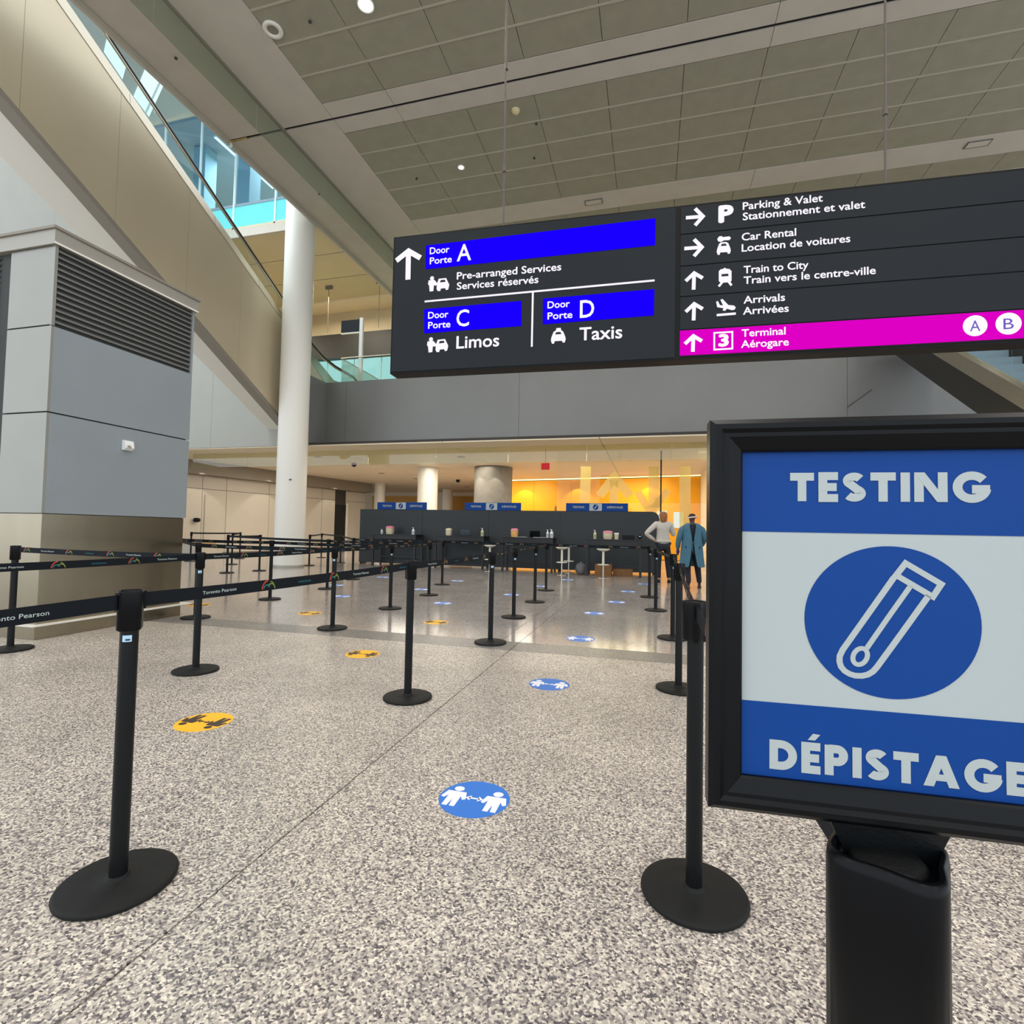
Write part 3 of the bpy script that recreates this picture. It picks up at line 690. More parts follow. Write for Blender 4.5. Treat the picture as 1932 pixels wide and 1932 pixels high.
# =================================================================== BELT STANCHIONS
def sqd(t): return 1.0
def head_profile(n=48):
    pts = []
    for k in range(n):
        t = 2*pi*k/n
        lob = max(abs(cos(t)), abs(sin(t)))**10
        pts.append((.0345+.0105*lob)*Vector((cos(t), sin(t))))
    return pts
def make_stanchion():
    t = thing('belt_stanchion', (0, 0, 0), '', 'stanchion')
    m = MB(); m.lathe([(.168, 0), (.175, .003), (.177, .010), (.174, .017), (.165, .0205), (.10, .0235), (.040, .026), (.034, .030), (.034, .036), (.0275, .037)], n=56); m.build('base', 'black_rough', t)
    m = MB(); m.lathe([(.0275, .03), (.0275, .88)], n=28); m.build('pole', 'black', t)
    P = head_profile(); m = MB(); n = len(P); m.smooth = True
    lv = [(.84, .862), (1.0, .868), (1.0, .992), (.97, 1.0), (.86, 1.0), (.83, .988)]
    vs = []; fs = []
    for s_, z in lv: vs += [Vector((p.x*s_, p.y*s_, z)) for p in P]
    for i in range(5):
        for k_ in range(n): fs.append((i*n+k_, i*n+(k_+1) % n, (i+1)*n+(k_+1) % n, (i+1)*n+k_))
    m.add(vs, fs); m.smooth = False; m.add(vs[:n], [list(range(n))[::-1]]); m.add(vs[-n:], [list(range(n))]); m.build('head', 'black_gloss', t)
    m = MB(); m.lathe([(.024, .986), (.025, .992), (.022, .995), (.008, .996)], n=28); m.build('head_cap', 'black_rough', t)
    return t
stan = make_stanchion()
posts = {'A': (222, 1668), 'B': (769, 1317), 'C': (1309, 1688), 'D': (369, 1266), 'E': (925, 1213), 'F': (627, 1186), 'G': (736, 1148.5), 'H': (969, 1165),
         'I': (1009, 1136), 'J': (1030, 1114), 'K': (809, 1123), 'L': (834, 1103), 'M': (665, 1093), 'N': (617, 1111), 'O': (509, 1131), 'P': (19, 1226), 'Q': (369, 1166),
         'R': (1280, 1301), 'S': (1269, 1205), 'T': (1237, 1152), 'U': (1225, 1127), 'W1': (428, 1081), 'W2': (489, 1077), 'W3': (583, 1067), 'W4': (437, 1065), 'W5': (452, 1054),
         'W6': (606, 1052), 'W7': (642, 1062), 'W8': (359, 1059)}
XY = {k: onz(*v) for k, v in posts.items()}
XY['SP'] = Vector((.172, .456, 0)); XY['A0'] = Vector((-1.75, -.7, 0)); XY['D0'] = Vector((-3.72, 1.6, 0)); XY['X1'] = Vector((-8.2, 7.5, 0))
lab = {
 'A': 'black belt stanchion nearest the camera at left, blue tag under its head',
 'B': 'black belt stanchion standing alone in the middle foreground left of the floor joint',
 'C': 'black belt stanchion immediately left of the big testing sign',
 'D': 'black belt stanchion behind the near left one, beside the yellow sticker',
 'E': 'black belt stanchion centred on the grey threshold strip, second in the middle row',
 'F': 'black belt stanchion on the threshold strip straight below the white column',
 'G': 'black belt stanchion just beyond the strip, left of the middle foreground one',
 'H': 'black belt stanchion third in the middle row, just past the strip',
 'I': 'black belt stanchion fourth in the middle row, before the third table',
 'J': 'black belt stanchion last in the middle row, nearest the white stool',
 'K': 'black belt stanchion fourth in the row that starts by the yellow sticker',
 'L': 'black belt stanchion last in that second-left row, before the second table',
 'M': 'black belt stanchion in front of the left end of the charcoal partition',
 'N': 'black belt stanchion right of the white column base, half behind another one',
 'O': 'black belt stanchion directly in front of the white column',
 'P': 'black belt stanchion at the left picture edge before the steel base',
 'Q': 'black belt stanchion at the far corner of the grey service block',
 'R': 'black belt stanchion second in the right-hand row, behind the one by the sign',
 'S': 'black belt stanchion third in the right-hand row, near the threshold strip',
 'T': 'black belt stanchion fourth in the right-hand row, below the woman',
 'U': 'black belt stanchion farthest in the right-hand row, beside the fourth table',
 'W1': 'distant black stanchion between service block and white column, nearest of them',
 'W2': 'distant black stanchion just left of the white column base',
 'W3': 'distant black stanchion just right of the white column base',
 'W4': 'distant black stanchion behind the nearest one left of the column',
 'W5': 'farthest black stanchion left of the white column',
 'W6': 'farthest black stanchion right of the white column',
 'W7': 'distant black stanchion in front of the dark doorway',
 'W8': 'distant black stanchion peeking from behind the service block',
 'A0': 'black belt stanchion out of view beside the camera at left',
 'D0': 'black belt stanchion out of view beyond the left picture edge',
 'X1': 'black belt stanchion hidden behind the grey service block'}
ST = {}
first = True
for k, lb in lab.items():
    o = stan if first else copy_tree(stan); first = False
    o.location = XY[k]; o['label'] = lb; o['group'] = 'belt stanchions marking the queue lanes'
    o.location.z = 0; ST[k] = o
def kick(o):
    for c in kids(o):
        if c.name.startswith('pole') or c.name.startswith('head'): pass
# tags below the heads
for k, ang in (('A', -52), ('D', -40), ('F', -70), ('G', -60), ('U', -60), ('T', -60), ('S', -70), ('E', -60), ('H', -60), ('I', -60)):
    m = MB(); x, y, _ = XY[k]
    n = 6
    for i in range(n):
        t0 = radians(ang)+(-.5+i/n)*1.0; t1 = radians(ang)+(-.5+(i+1)/n)*1.0; r = .0282
        m.add([(x+r*cos(t0), y+r*sin(t0), .826), (x+r*cos(t1), y+r*sin(t1), .826), (x+r*cos(t1), y+r*sin(t1), .848), (x+r*cos(t0), y+r*sin(t0), .848)], [(0, 1, 2, 3)])
    tg = m.build('tag_sticker', 'tag', ST[k])
    m = MB()
    for i in range(2, 5):
        t0 = radians(ang)+(-.5+i/n)*1.0; t1 = radians(ang)+(-.5+(i+1)/n)*1.0; r = .0284
        m.add([(x+r*cos(t0), y+r*sin(t0), .83), (x+r*cos(t1), y+r*sin(t1), .83), (x+r*cos(t1), y+r*sin(t1), .836), (x+r*cos(t0), y+r*sin(t0), .836)], [(0, 1, 2, 3)])
    m.build('tag_print', 'tag_ink', tg)
# belts
BZ0, BZ1 = .938, .988
def belt(a, b_, phase=0.0, printed=True, sag=.008):
    A_, B_ = XY[a].copy(), XY[b_].copy(); A_.z = B_.z = 0
    d = (B_-A_); L = d.length; d.normalize(); A_ = A_+d*.043; B_ = B_-d*.043; L = (B_-A_).length
    side = Vector((d.y, -d.x, 0))
    if side.dot(EYE-A_) < 0: side = -side
    m = MB(); N = 10
    for i in range(N):
        u0, u1 = L*i/N, L*(i+1)/N; s0 = -sag*4*(i/N)*(1-i/N); s1 = -sag*4*((i+1)/N)*(1-(i+1)/N)
        p0, p1 = A_+d*u0, A_+d*u1; th = side*.0012
        m.add([p0+th+Vector((0, 0, BZ0+s0)), p1+th+Vector((0, 0, BZ0+s1)), p1+th+Vector((0, 0, BZ1+s1)), p0+th+Vector((0, 0, BZ1+s0)),
               p0-th+Vector((0, 0, BZ0+s0)), p1-th+Vector((0, 0, BZ0+s1)), p1-th+Vector((0, 0, BZ1+s1)), p0-th+Vector((0, 0, BZ1+s0))],
              [(0, 1, 2, 3), (7, 6, 5, 4), (3, 2, 6, 7), (4, 5, 1, 0)])
    par = ST.get(a) or SPOST
    be = m.build('belt', 'belt', par)
    m = MB(); m.bar(A_-d*.012+Vector((0, 0, .963)), A_+d*.006+Vector((0, 0, .963)), .02, .062); m.build('belt_clip', 'black_gloss', par)
    if printed:
        # reading direction: left to right for someone on the camera side
        r = d if side.cross(Vector((0, 0, 1))).dot(d) < 0 else -d
        r = Vector((0, 0, 1)).cross(side); o = A_ if r.dot(d) > 0 else B_
        pl = Plane(o, r, (0, 0, 1)); pl.n = side
        u = phase % 1.06
        u -= 1.06
        dd = .0022
        while u < L:
            def sg(q): x = min(max(q/L, 0), 1); return -sag*4*x*(1-x)
            if u > .02 and u+.18 < L: mt_ = MB(); put_text(mt_, pl, 'Toronto Pearson', u, .956+sg(u+.09), .172, .0135, dd, .004); mt_.build('lettering', 'print_white', be)
            for k_, uu in enumerate((u+.32, u+.83)):
                if .02 < uu < L-.12:
                    s_ = sg(uu+.05); lm = MB()
                    arc = lambda cx, cz, r0, a0, a1: [(cx+r0*cos(radians(q)), cz+s_+r0*sin(radians(q))) for q in [a0+(a1-a0)*j/6 for j in range(7)]]
                    lm.m = 1; pl.stroke(lm, arc(uu+.046, .944, .042, 178, 98), .008, dd, .0002)
                    lm.m = 0; pl.stroke(lm, arc(uu+.034, .945, .020, 170, 25), .006, dd, .0002)
                    lm.m = 2; pl.stroke(lm, arc(uu+.062, .945, .024, 150, 0), .006, dd, .0002); pl.stroke(lm, arc(uu+.050, .946, .034, 78, 30), .005, dd, .0002)
                    lm.build('emblem_print', ['print_teal', 'print_red', 'print_green'], be)
            if u+.57 > .02 and u+.69 < L: mt_ = MB(); put_text(mt_, pl, 'welcome', u+.57, .956+sg(u+.62), .10, .0125, dd, .004); mt_.build('lettering', 'print_teal', be)
            u += 1.06

# =================================================================== TESTING SIGN (near right)
SPOST = thing('testing_sign', XY['SP'], 'framed blue and white TESTING sign on a black stanchion, near right', 'sign')
def lift(o_from, parent):
    for c in kids(o_from):
        if c.name.startswith(('base', 'pole', 'head')):
            d = c.copy(); COL.objects.link(d); d.parent = parent
            if c.name.startswith('head') and not c.name.startswith('head_cap'): d.rotation_euler.z = radians(20)
lift(stan, SPOST)
cr = radians(3.0)
# fit the sign's vertical plane through its post
rdir = Vector((cos(radians(-1.5)), sin(radians(-1.5)), 0)); rdir = Vector((1, .045, 0)).normalized()
def sign_plane():
    pc = XY['SP'].copy()
    return Plane((.176, .450, 1.0), rdir, (0, 0, 1))
tp = sign_plane()
TL = tp.px(1338, 803); BLc = tp.px(1343, 1510); TR = tp.px(1932, 771); BR = tp.px(1932, 1600)
print('test sign uv', TL, BLc, TR, BR)
su = lambda x, y: tp.px(x, y)
cu = su(1690, 1180)[0]
u0 = TL[0]; u1 = 2*cu-u0; v1 = (TL[1]+TR[1])/2; v0 = (BLc[1]+BR[1])/2
pu0 = su(1400, 1180)[0]; pu1 = 2*cu-pu0; pv1 = (su(1396, 858)[1]+su(1932, 838)[1])/2; pv0 = (su(1403, 1459)[1]+su(1932, 1533)[1])/2
# moulded frame: loft a profile round the rectangle
bd = (pu0-u0)
prof = [(0, -.012), (0, .004), (.004, .008), (.008, .0085), (.011, .006), (.014, .006), (bd*.94, .0015), (bd, .0), (bd, -.012)]
m = MB(); vs = []; n = len(prof)
for i, (cx_, cy_, sx_, sy_) in enumerate(((u0, v0, 1, 1), (u1, v0, -1, 1), (u1, v1, -1, -1), (u0, v1, 1, -1))):
    for t_, d_ in prof: vs.append(tp.pt(cx_+sx_*t_, cy_+sy_*t_, d_))
fs = []
for i in range(4):
    j = (i+1) % 4
    for k in range(n): fs.append((i*n+k, j*n+k, j*n+(k+1) % n, i*n+(k+1) % n))
m.add(vs, fs); m.build('sign_frame', 'black_gloss', SPOST)
m = MB(); tp.poly(m, [(u0+.004, v0+.004), (u1-.004, v0+.004), (u1-.004, v1-.004), (u0+.004, v1-.004)], -.014, .006); m.build('back_board', 'black', SPOST)
sh = MB(); tp.poly(sh, [(pu0-.002, pv0-.002), (pu1+.002, pv0-.002), (pu1+.002, pv1+.002), (pu0-.002, pv1+.002)], -.006, .002); sheet = sh.build('print_sheet', 'art_white', SPOST)
vb1 = (su(1398, 1005)[1]+su(1932, 1009)[1])/2; vb2 = (su(1403, 1320)[1]+su(1932, 1371)[1])/2
m = MB(); tp.poly(m, [(pu0-.002, vb1), (pu1+.002, vb1), (pu1+.002, pv1+.002), (pu0-.002, pv1+.002)], -.004, .0004); m.build('blue_band', 'art_blue', sheet)
m = MB(); tp.poly(m, [(pu0-.002, pv0-.002), (pu1+.002, pv0-.002), (pu1+.002, vb2), (pu0-.002, vb2)], -.004, .0004); m.build('blue_band', 'art_blue', sheet)
cl, crr = su(1521, 1165), su(1858.7, 1180); ct, cb = su(1690, 1031), su(1690, 1322)
ccu, ccv = (cl[0]+crr[0])/2, (ct[1]+cb[1])/2; ra, rb = (crr[0]-cl[0])/2, (ct[1]-cb[1])/2
print('circle', ra, rb, 'frame', u1-u0, v1-v0, 'print', pu1-pu0, pv1-pv0)
m = MB(); tp.poly(m, [(ccu+ra*cos(t*pi/40), ccv+rb*sin(t*pi/40)) for t in range(80)], -.004, .0004); m.build('blue_disc', 'art_blue', sheet)
m = MB(); W_ = .0042; D_ = -.0035; T_ = .0003
tp.stroke(m, [su(*p) for p in ((1713, 1063), (1781, 1103), (1765, 1127), (1695, 1086))], W_, D_, T_, closed=True)
tp.stroke(m, [su(*p) for p in ((1691, 1090), (1640, 1162), (1593, 1228), (1587.5, 1240), (1587, 1250), (1590, 1260), (1597, 1268), (1606, 1273.5), (1617, 1277), (1630, 1277.5), (1641, 1275), (1651, 1269), (1659, 1260), (1705, 1197), (1757, 1125))], W_, D_, T_)
tp.stroke(m, [su(*p) for p in ((1722, 1107), (1680, 1166), (1639, 1225))], W_*.85, D_, T_)
tp.stroke(m, [su(1626.5+13.5*cos(t)*.82+17*sin(t)*.50, 1240.5+13.5*cos(t)*.50-17*sin(t)*.82) for t in [2*pi*k/24 for k in range(24)]], W_*.8, D_, T_, closed=True)
m.build('test_tube_symbol', 'art_white', sheet)
# heavy geometric capitals, cap height 1
def arc(cx, cy, rx, ry, a0, a1, n=14): return [(cx+rx*cos(radians(a0+(a1-a0)*i/n)), cy+ry*sin(radians(a0+(a1-a0)*i/n))) for i in range(n+1)]
SW = .27; h_ = SW/2
GL_ = {'T': (.72, [[(.36, 0), (.36, 1)], [(0, 1-h_), (.72, 1-h_)]]), 'I': (.25, [[(h_, 0), (h_, 1)]]),
 'E': (.58, [[(h_, 0), (h_, 1)], [(0, 1-h_*.85), (.58, 1-h_*.85)], [(0, .5), (.54, .5)], [(0, h_*.85), (.58, h_*.85)]]),
 'N': (.92, [[(h_, 0), (h_, 1)], [(.92-h_, 0), (.92-h_, 1)], ('P', [(0, 1), (.29, 1), (.92, 0), (.63, 0)])]),
 'A': (1.0, [('P', [(0, 0), (.29, 0), (.64, 1), (.36, 1)]), ('P', [(.71, 0), (1, 0), (.64, 1), (.36, 1)]), ('P', [(.24, .19), (.76, .19), (.70, .40), (.30, .40)])]),
 'D': (.86, [[(h_, 0), (h_, 1)], [(h_, 1-h_)]+arc(.36, .5, .5-h_, .5-h_, 90, -90)+[(h_, h_)]]),
 'P': (.70, [[(h_, 0), (h_, 1)], [(h_, 1-h_*.9)]+arc(.38, .67, .32-h_, .33-h_*.9, 90, -90)+[(h_, .34+h_*.9)]]),
 'S': (.68, [arc(.34, .72, .33-h_, .28-h_, 28, 235, 14)+arc(.34, .28, .34-h_, .28-h_, 60, -150, 14)]),
 'G': (1.0, [arc(.52, .5, .52-h_, .52-h_, 38, 352, 24), [(.52, .43), (1.0, .43)]])}
GL_['É'] = GL_['E']
def heavy(mb, pl, st, ua, ub, vfun, cap, d, gap=.13):
    ws = [GL_[c_][0] for c_ in st]; tot = sum(ws)+gap*(len(st)-1); s_ = (ub-ua)/tot; x = 0
    for c_ in st:
        w_, strokes = GL_[c_]; vb = vfun((ua+(x+w_/2)*s_))
        for k_, S_ in enumerate(strokes):
            ispoly = S_[0] == 'P'
            pts = [(ua+(x+px)*s_, vb+py*cap) for px, py in (S_[1] if ispoly else S_)]
            if ispoly: pl.poly(mb, pts, d+k_*.00005, .0003); continue
            pl.stroke(mb, pts, SW*(s_+cap)/2, d+k_*.00005, .0003)
        if c_ == 'É': pl.poly(mb, [(ua+(x+.2)*s_, vb+1.1*cap), (ua+(x+.42)*s_, vb+1.1*cap), (ua+(x+.58)*s_, vb+1.3*cap), (ua+(x+.36)*s_, vb+1.32*cap)], d, .0003)
        x += w_+gap
a_, b_ = su(1493, 947), su(1874, 945); cp = su(1500, 892.5)[1]-su(1500, 947)[1]
m = MB(); heavy(m, tp, 'TESTING', a_[0], b_[0], lambda u: (a_[1]+b_[1])/2, cp*.98, -.0034); m.build('lettering', 'art_white', sheet)
a_, b_ = su(1453.7, 1451), su(1896, 1504); cp = su(1455, 1394)[1]-su(1455, 1451)[1]
wE = (b_[0]-a_[0]); ws = [GL_[c_][0] for c_ in 'DÉPISTAG']; full = wE*(sum(ws)+.13*7+.13+.58)/(sum(ws)+.13*7)
m = MB(); heavy(m, tp, 'DÉPISTAGE', a_[0], a_[0]+full, lambda u: (a_[1]+b_[1])/2, cp*.98, -.0034); m.build('lettering', 'art_white', sheet)
# bracket and screw
pc = tp.pt(cu, v0)
m = MB(); tp.poly(m, [(cu-.052, v0+.02), (cu+.052, v0+.02), (cu+.03, v0-.03), (cu-.03, v0-.03)], -.016, .004); m.build('bracket', 'black', SPOST)
m = MB(); tp.poly(m, [(cu+.004*cos(t), v0+bd*.45+.004*sin(t)) for t in [2*pi*k/12 for k in range(12)]], .003, .002); m.build('screw', 'dark_gap', SPOST)

edges = [('A', 'A0', .587), ('A', 'B', .25), ('B', 'E', .25), ('E', 'H', .5), ('H', 'I', .3), ('I', 'J', .7), ('D', 'P', .3), ('D', 'D0', .5), ('D', 'F', .1), ('F', 'G', .6), ('G', 'K', .3), ('K', 'L', .2),
         ('F', 'Q', .4), ('Q', 'X1', .2), ('O', 'G', .5), ('O', 'X1', .3), ('M', 'L', .1), ('L', 'J', .4), ('J', 'U', .45), ('C', 'R', .5), ('C', 'SP', .5), ('R', 'S', .2), ('S', 'T', .4), ('T', 'U', .6),
         ('N', 'K', .3), ('M', 'W7', .2), ('W2', 'W1', .2), ('W5', 'W8', .2), ('W3', 'W6', .2), ('W6', 'W7', .5), ('W1', 'N', .4), ('W4', 'W5', .2)]
for a, b_, ph in edges: belt(a, b_, ph, printed=not a.startswith('W'))

# =================================================================== OVERHEAD SIGN
rot = radians(2.6)
s0 = onz(735, 705, 3.0)
op = Plane(s0, (cos(rot), sin(rot), 0), (0, 0, 1))
U = lambda x, y: op.px(x, y)
HV = (U(735, 450)[1]+U(1932, 312)[1])/2; UE = U(1932, 500)[0]+1.1
print('overhead', U(735, 450), U(1932, 312), U(1932, 658), U(1282, 683))
os_ = thing('overhead_sign', s0, 'long dark overhead direction sign with backlit white text', 'sign')
m = MB(); op.poly(m, [(0, 0), (UE, 0), (UE, HV), (0, HV)], -.2, .19); m.build('housing', 'sign_edge', os_, bevel=.004)
uL = U(1276, 500)[0]
m = MB(); op.poly(m, [(.02, .02), (uL-.01, .02), (uL-.01, HV-.02), (.02, HV-.02)], -.01, .008); facel = m.build('message_panel', 'sign_face', os_)
def vy(x, y): return U(x, y)[1]
uR = U(1284, 500)[0]
rows = [((388, 325)), ((442, 379)), ((501.5, 447.6)), ((560.7, 511)), ((622.6, 583)), ((672, 638))]
vr = [(vy(1284, a)+vy(1932, b_))/2 for a, b_ in rows]; vr[0] = HV-.02
rowp = []
for i in range(5):
    m = MB(); op.poly(m, [(uR, vr[i+1]+.006), (UE-.02, vr[i+1]+.006), (UE-.02, vr[i]-.006), (uR, vr[i]-.006)], -.01, .008)
    rowp.append(m.build('message_panel', 'e_magenta' if i == 4 else 'sign_face', os_, label='magenta backlit message panel' if i == 4 else None))
m = MB(); op.poly(m, [(uR, .02), (UE-.02, .02), (UE-.02, vr[5]-.006), (uR, vr[5]-.006)], -.01, .006); m.build('message_panel', 'sign_edge', os_)
DD = 0.0
def rect(name, pts, ma, par, d=DD, sq=True):
    P_ = [U(*p) for p in pts]
    if sq:   # tl, tr, br, bl -> true rectangle
        ul = (P_[0][0]+P_[3][0])/2; ur = (P_[1][0]+P_[2][0])/2; vt = (P_[0][1]+P_[1][1])/2; vb = (P_[2][1]+P_[3][1])/2
        P_ = [(ul, vb), (ur, vb), (ur, vt), (ul, vt)]
    m = MB(); op.poly(m, P_, d, .003); return m.build(name, ma, par), P_
TXT = {}; CUR = ['lettering']; CNT = [0]
def sym(n): CUR[0] = n; CNT[0] += 1
def T(par, st, x0, y0, x1, y1, capx, d=.005, ma='e_white', off=.018, flat=True):
    a = U(x0, y0); b_ = U(x1, y1); c_ = U(x0, y0-capx)
    sym('lettering'); m = TXT.setdefault((par.name, ma, 'lettering', CNT[0]), MB())
    put_text(m, op, st, a[0], (a[1]+b_[1])/2, b_[0]-a[0], (c_[1]-a[1])*.95, d, off)
def S(par, pts, wpx, closed=False, cap=0, d=.005, ma='e_white'):
    m = TXT.setdefault((par.name, ma, CUR[0], CNT[0]), MB()); k = 2.0*5.4/980/2*1.0
    op.stroke(m, [U(*p) for p in pts], wpx*.00556, d, .001, closed, cap)
def PG(par, pts, d=.005, ma='e_white'):
    m = TXT.setdefault((par.name, ma, CUR[0], CNT[0]), MB()); op.poly(m, [U(*p) for p in pts], d, .001)
def DC(par, x, y, r, d=.005, ma='e_white'):
    m = TXT.setdefault((par.name, ma, CUR[0], CNT[0]), MB()); c_ = U(x, y); r *= .00556
    op.poly(m, [(c_[0]+r*cos(t), c_[1]+r*sin(t)) for t in [2*pi*k/28 for k in range(28)]], d, .001)
L_ = facel
rA, _ = rect('blue_field', [(803, 463.5), (1237, 412), (1236, 462.6), (803, 508)], 'e_blue', L_, -.001, sq=False)
rC, _ = rect('blue_field', [(800.5, 583.5), (984, 567.7), (983.6, 615), (800.5, 629)], 'e_blue', L_, -.001, sq=False)
rD, _ = rect('blue_field', [(1024.6, 563.6), (1234.6, 545.6), (1233.6, 595), (1024, 612)], 'e_blue', L_, -.001, sq=False)
def arrow_up(par, xc, yt, yb, w, th):
    sym('arrow_symbol')
    S(par, [(xc, yt+th*.8), (xc-1, yb)], th)
    S(par, [(xc-w/2+2, yt+w/2+2), (xc, yt+th*.75), (xc+w/2-2, yt+w/2-3)], th, cap=.01, d=.0065)
def arrow_rt(par, x0, x1, yc, h, th):
    sym('arrow_symbol')
    S(par, [(x0, yc+1.5), (x1-th*.8, yc-1)], th)
    S(par, [(x1-h/2-2, yc-h/2+2), (x1-th*.75, yc-1), (x1-h/2-2, yc+h/2-2)], th, cap=.01, d=.0065)
arrow_up(L_, 771, 466, 528, 47, 11)
T(L_, 'Door', 811, 480.6, 848, 476.5, 13.5); T(L_, 'Porte', 811, 499.5, 852.6, 495, 13.5); T(L_, 'A', 862, 494, 889, 491, 33, off=.012)
T(L_, 'Pre-arranged Services', 862, 528, 1059, 510.5, 14.5); T(L_, 'Services réservés', 862, 547.5, 1016, 534, 14.5)
sym('divider_line'); S(L_, [(801.5, 569.3), (1235, 529.5)], 3.6); sym('divider_line'); S(L_, [(1005.5, 552), (1003.5, 654.5)], 3.6)
T(L_, 'Door', 807.8, 602, 846, 599, 13.5); T(L_, 'Porte', 807.8, 621, 850, 617.5, 13.5); T(L_, 'C', 861, 617, 885, 615, 33, off=.012)
T(L_, 'Limos', 861, 659, 942, 653, 25, off=.016)
T(L_, 'Door', 1033, 583, 1075, 579, 14); T(L_, 'Porte', 1033, 604, 1080, 599.5, 14); T(L_, 'D', 1094, 601, 1121, 598, 35, off=.012)
T(L_, 'Taxis', 1093, 643, 1174, 638.5, 26, off=.016)
def limo(x, y):
    sym('person_symbol')
    DC(L_, x+7.5, y+4, 4.2); PG(L_, [(x+1, y+8), (x+12, y+7), (x+18, y+14), (x+15, y+18), (x+11, y+17), (x+10, y+28), (x+3, y+29), (x+2, y+18), (x, y+15)])
    sym('car_symbol')
    PG(L_, [(x+17, y+14), (x+20, y+5), (x+34, y+3.5), (x+38, y+12), (x+40, y+16), (x+38, y+25), (x+34, y+26.5), (x+32, y+22.5), (x+24, y+23.5), (x+23, y+28), (x+18, y+28), (x+16, y+24)], d=.0056)
    PG(L_, [(x+22.5, y+12), (x+24, y+7.5), (x+32, y+6.8), (x+33, y+10.8)], d=.007, ma='sign_face')
limo(808, 521.5); limo(806, 636.5)
def cabf(par, x, y, s=1.0, ma='sign_face'):
    sym('car_symbol')
    q_ = lambda pts: [(x+a*s, y+b_*s-a*s*.06) for a, b_ in pts]
    PG(par, q_([(1, 17), (5, 7), (9, 4.5), (19, 4.5), (23, 7), (27, 17), (28, 22), (26, 28), (22, 28), (21, 24.5), (7, 24.5), (6, 29), (2, 29), (0, 23)]))
    PG(par, q_([(8, 12), (10, 7.8), (18, 7.8), (20, 12)]), d=.007, ma=ma)
cabf(L_, 1039.5, 620); PG(L_, [(1049, 624), (1050, 619.5), (1058, 619), (1059, 623.5)])
R = rowp
arrow_rt(R[0], 1294, 1331, 410, 33, 6.5); T(R[0], 'P', 1355, 422, 1384, 419, 35, off=.055)
T(R[0], 'Parking & Valet', 1401, 397.5, 1552, 380, 15); T(R[0], 'Stationnement et valet', 1401, 417, 1632, 392.5, 15)
arrow_rt(R[1], 1291, 1329, 468, 33, 6.5); cabf(R[1], 1352, 454, .95)
sym('key_symbol'); PG(R[1], [(1353, 452), (1356, 447), (1361, 446), (1364, 448), (1376, 446.5), (1379, 450), (1376, 453.5), (1366, 454), (1360, 457), (1355, 456)])
T(R[1], 'Car Rental', 1399, 455.6, 1502, 444.5, 15); T(R[1], 'Location de voitures', 1399, 476.5, 1604, 456.5, 15)
arrow_up(R[2], 1309.5, 511, 547, 33, 6.5)
sym('train_symbol'); PG(R[2], [(1356, 512), (1360, 508.5), (1364, 508), (1367, 505.5), (1370, 507.5), (1376, 508), (1380, 512), (1380, 530), (1377, 533), (1360, 534), (1356, 531)])
PG(R[2], [(1361, 518), (1374, 517), (1374, 521.5), (1361, 522.5)], d=.0075, ma='sign_face')
S(R[2], [(1363, 532), (1356, 541)], 4); S(R[2], [(1374, 531), (1380, 539)], 4)
T(R[2], 'Train to City', 1402.6, 518, 1525, 505.5, 15); T(R[2], 'Train vers le centre-ville', 1402.6, 538, 1652, 516, 15)
arrow_up(R[3], 1309.5, 569, 605, 33, 6.5)
sym('plane_symbol'); PG(R[3], [(1351, 570), (1354, 568), (1358, 576), (1364, 577), (1359, 566), (1363, 564.5), (1374, 576), (1385, 577), (1388, 581), (1385, 585), (1380, 585.5), (1372, 583), (1353, 580)])
PG(R[3], [(1366, 580), (1372, 582), (1368, 587), (1363, 586)]); S(R[3], [(1352, 595), (1388, 592)], 4.2)
T(R[3], 'Arrivals', 1402.6, 574, 1481, 567.5, 15); T(R[3], 'Arrivées', 1401.5, 595, 1488, 588, 15)
arrow_up(R[4], 1308, 629.5, 664, 33, 6.5)
sym('square_outline'); S(R[4], [(1347.5, 628.5), (1381.5, 626.5), (1381.5, 658), (1347.5, 660)], 3, closed=True); T(R[4], '3', 1355, 655, 1375, 653.5, 25, off=.05)
T(R[4], 'Terminal', 1399, 637, 1482, 630.5, 15); T(R[4], 'Aérogare', 1398, 657.5, 1488, 651.5, 15)
for lt, x, y in (('A', 1839, 615), ('B', 1902, 611), ('C', 1966, 607)):
    sym('white_disc'); DC(R[4], x, y, 17.2+(x-1839)*.01); T(R[4], lt, x-10, y+11, x+9.5, y+10, 21, d=.009, ma='e_violet', off=.0)
for (pn, ma, nm, c_), m in TXT.items():
    par = bpy.data.objects[pn]; m.build(nm if ma != 'sign_face' else 'symbol_window', ma, par)
# cables
for i, (x0, y0, x1, y1, ymid) in enumerate(((956, 0, 946, 420, 125), (1670, 0, 1680, 330, 282))):
    ub = U(x1, y1)[0]; bp_ = op.pt(ub, HV, -.1)
    tpz = onz(x0, y0-60, ZC)
    xtop = bp_.x; cz = ony(x0, y0, bp_.y+.0)
    top = Vector((cz.x+(cz.x-bp_.x)*(ZC-cz.z)/(cz.z-bp_.z), bp_.y, ZC))
    m = MB(); m.tube([bp_, top], .011, 8); m.build('suspension_cable', 'cable', os_)
    mid = bp_.lerp(top, .12 if i else .11); m = MB(); m.tube([mid-Vector((0, 0, .04)), mid+Vector((0, 0, .04))], .022, 8); m.build('cable_joint', 'cable', os_)
    mm_ = ony(x0, 125 if i == 0 else 42, bp_.y)
    m = MB(); m.tube([mm_-Vector((0, 0, .04)), mm_+Vector((0, 0, .04))], .02, 8)
    if i == 0: m.build('cable_joint', 'cable', os_)

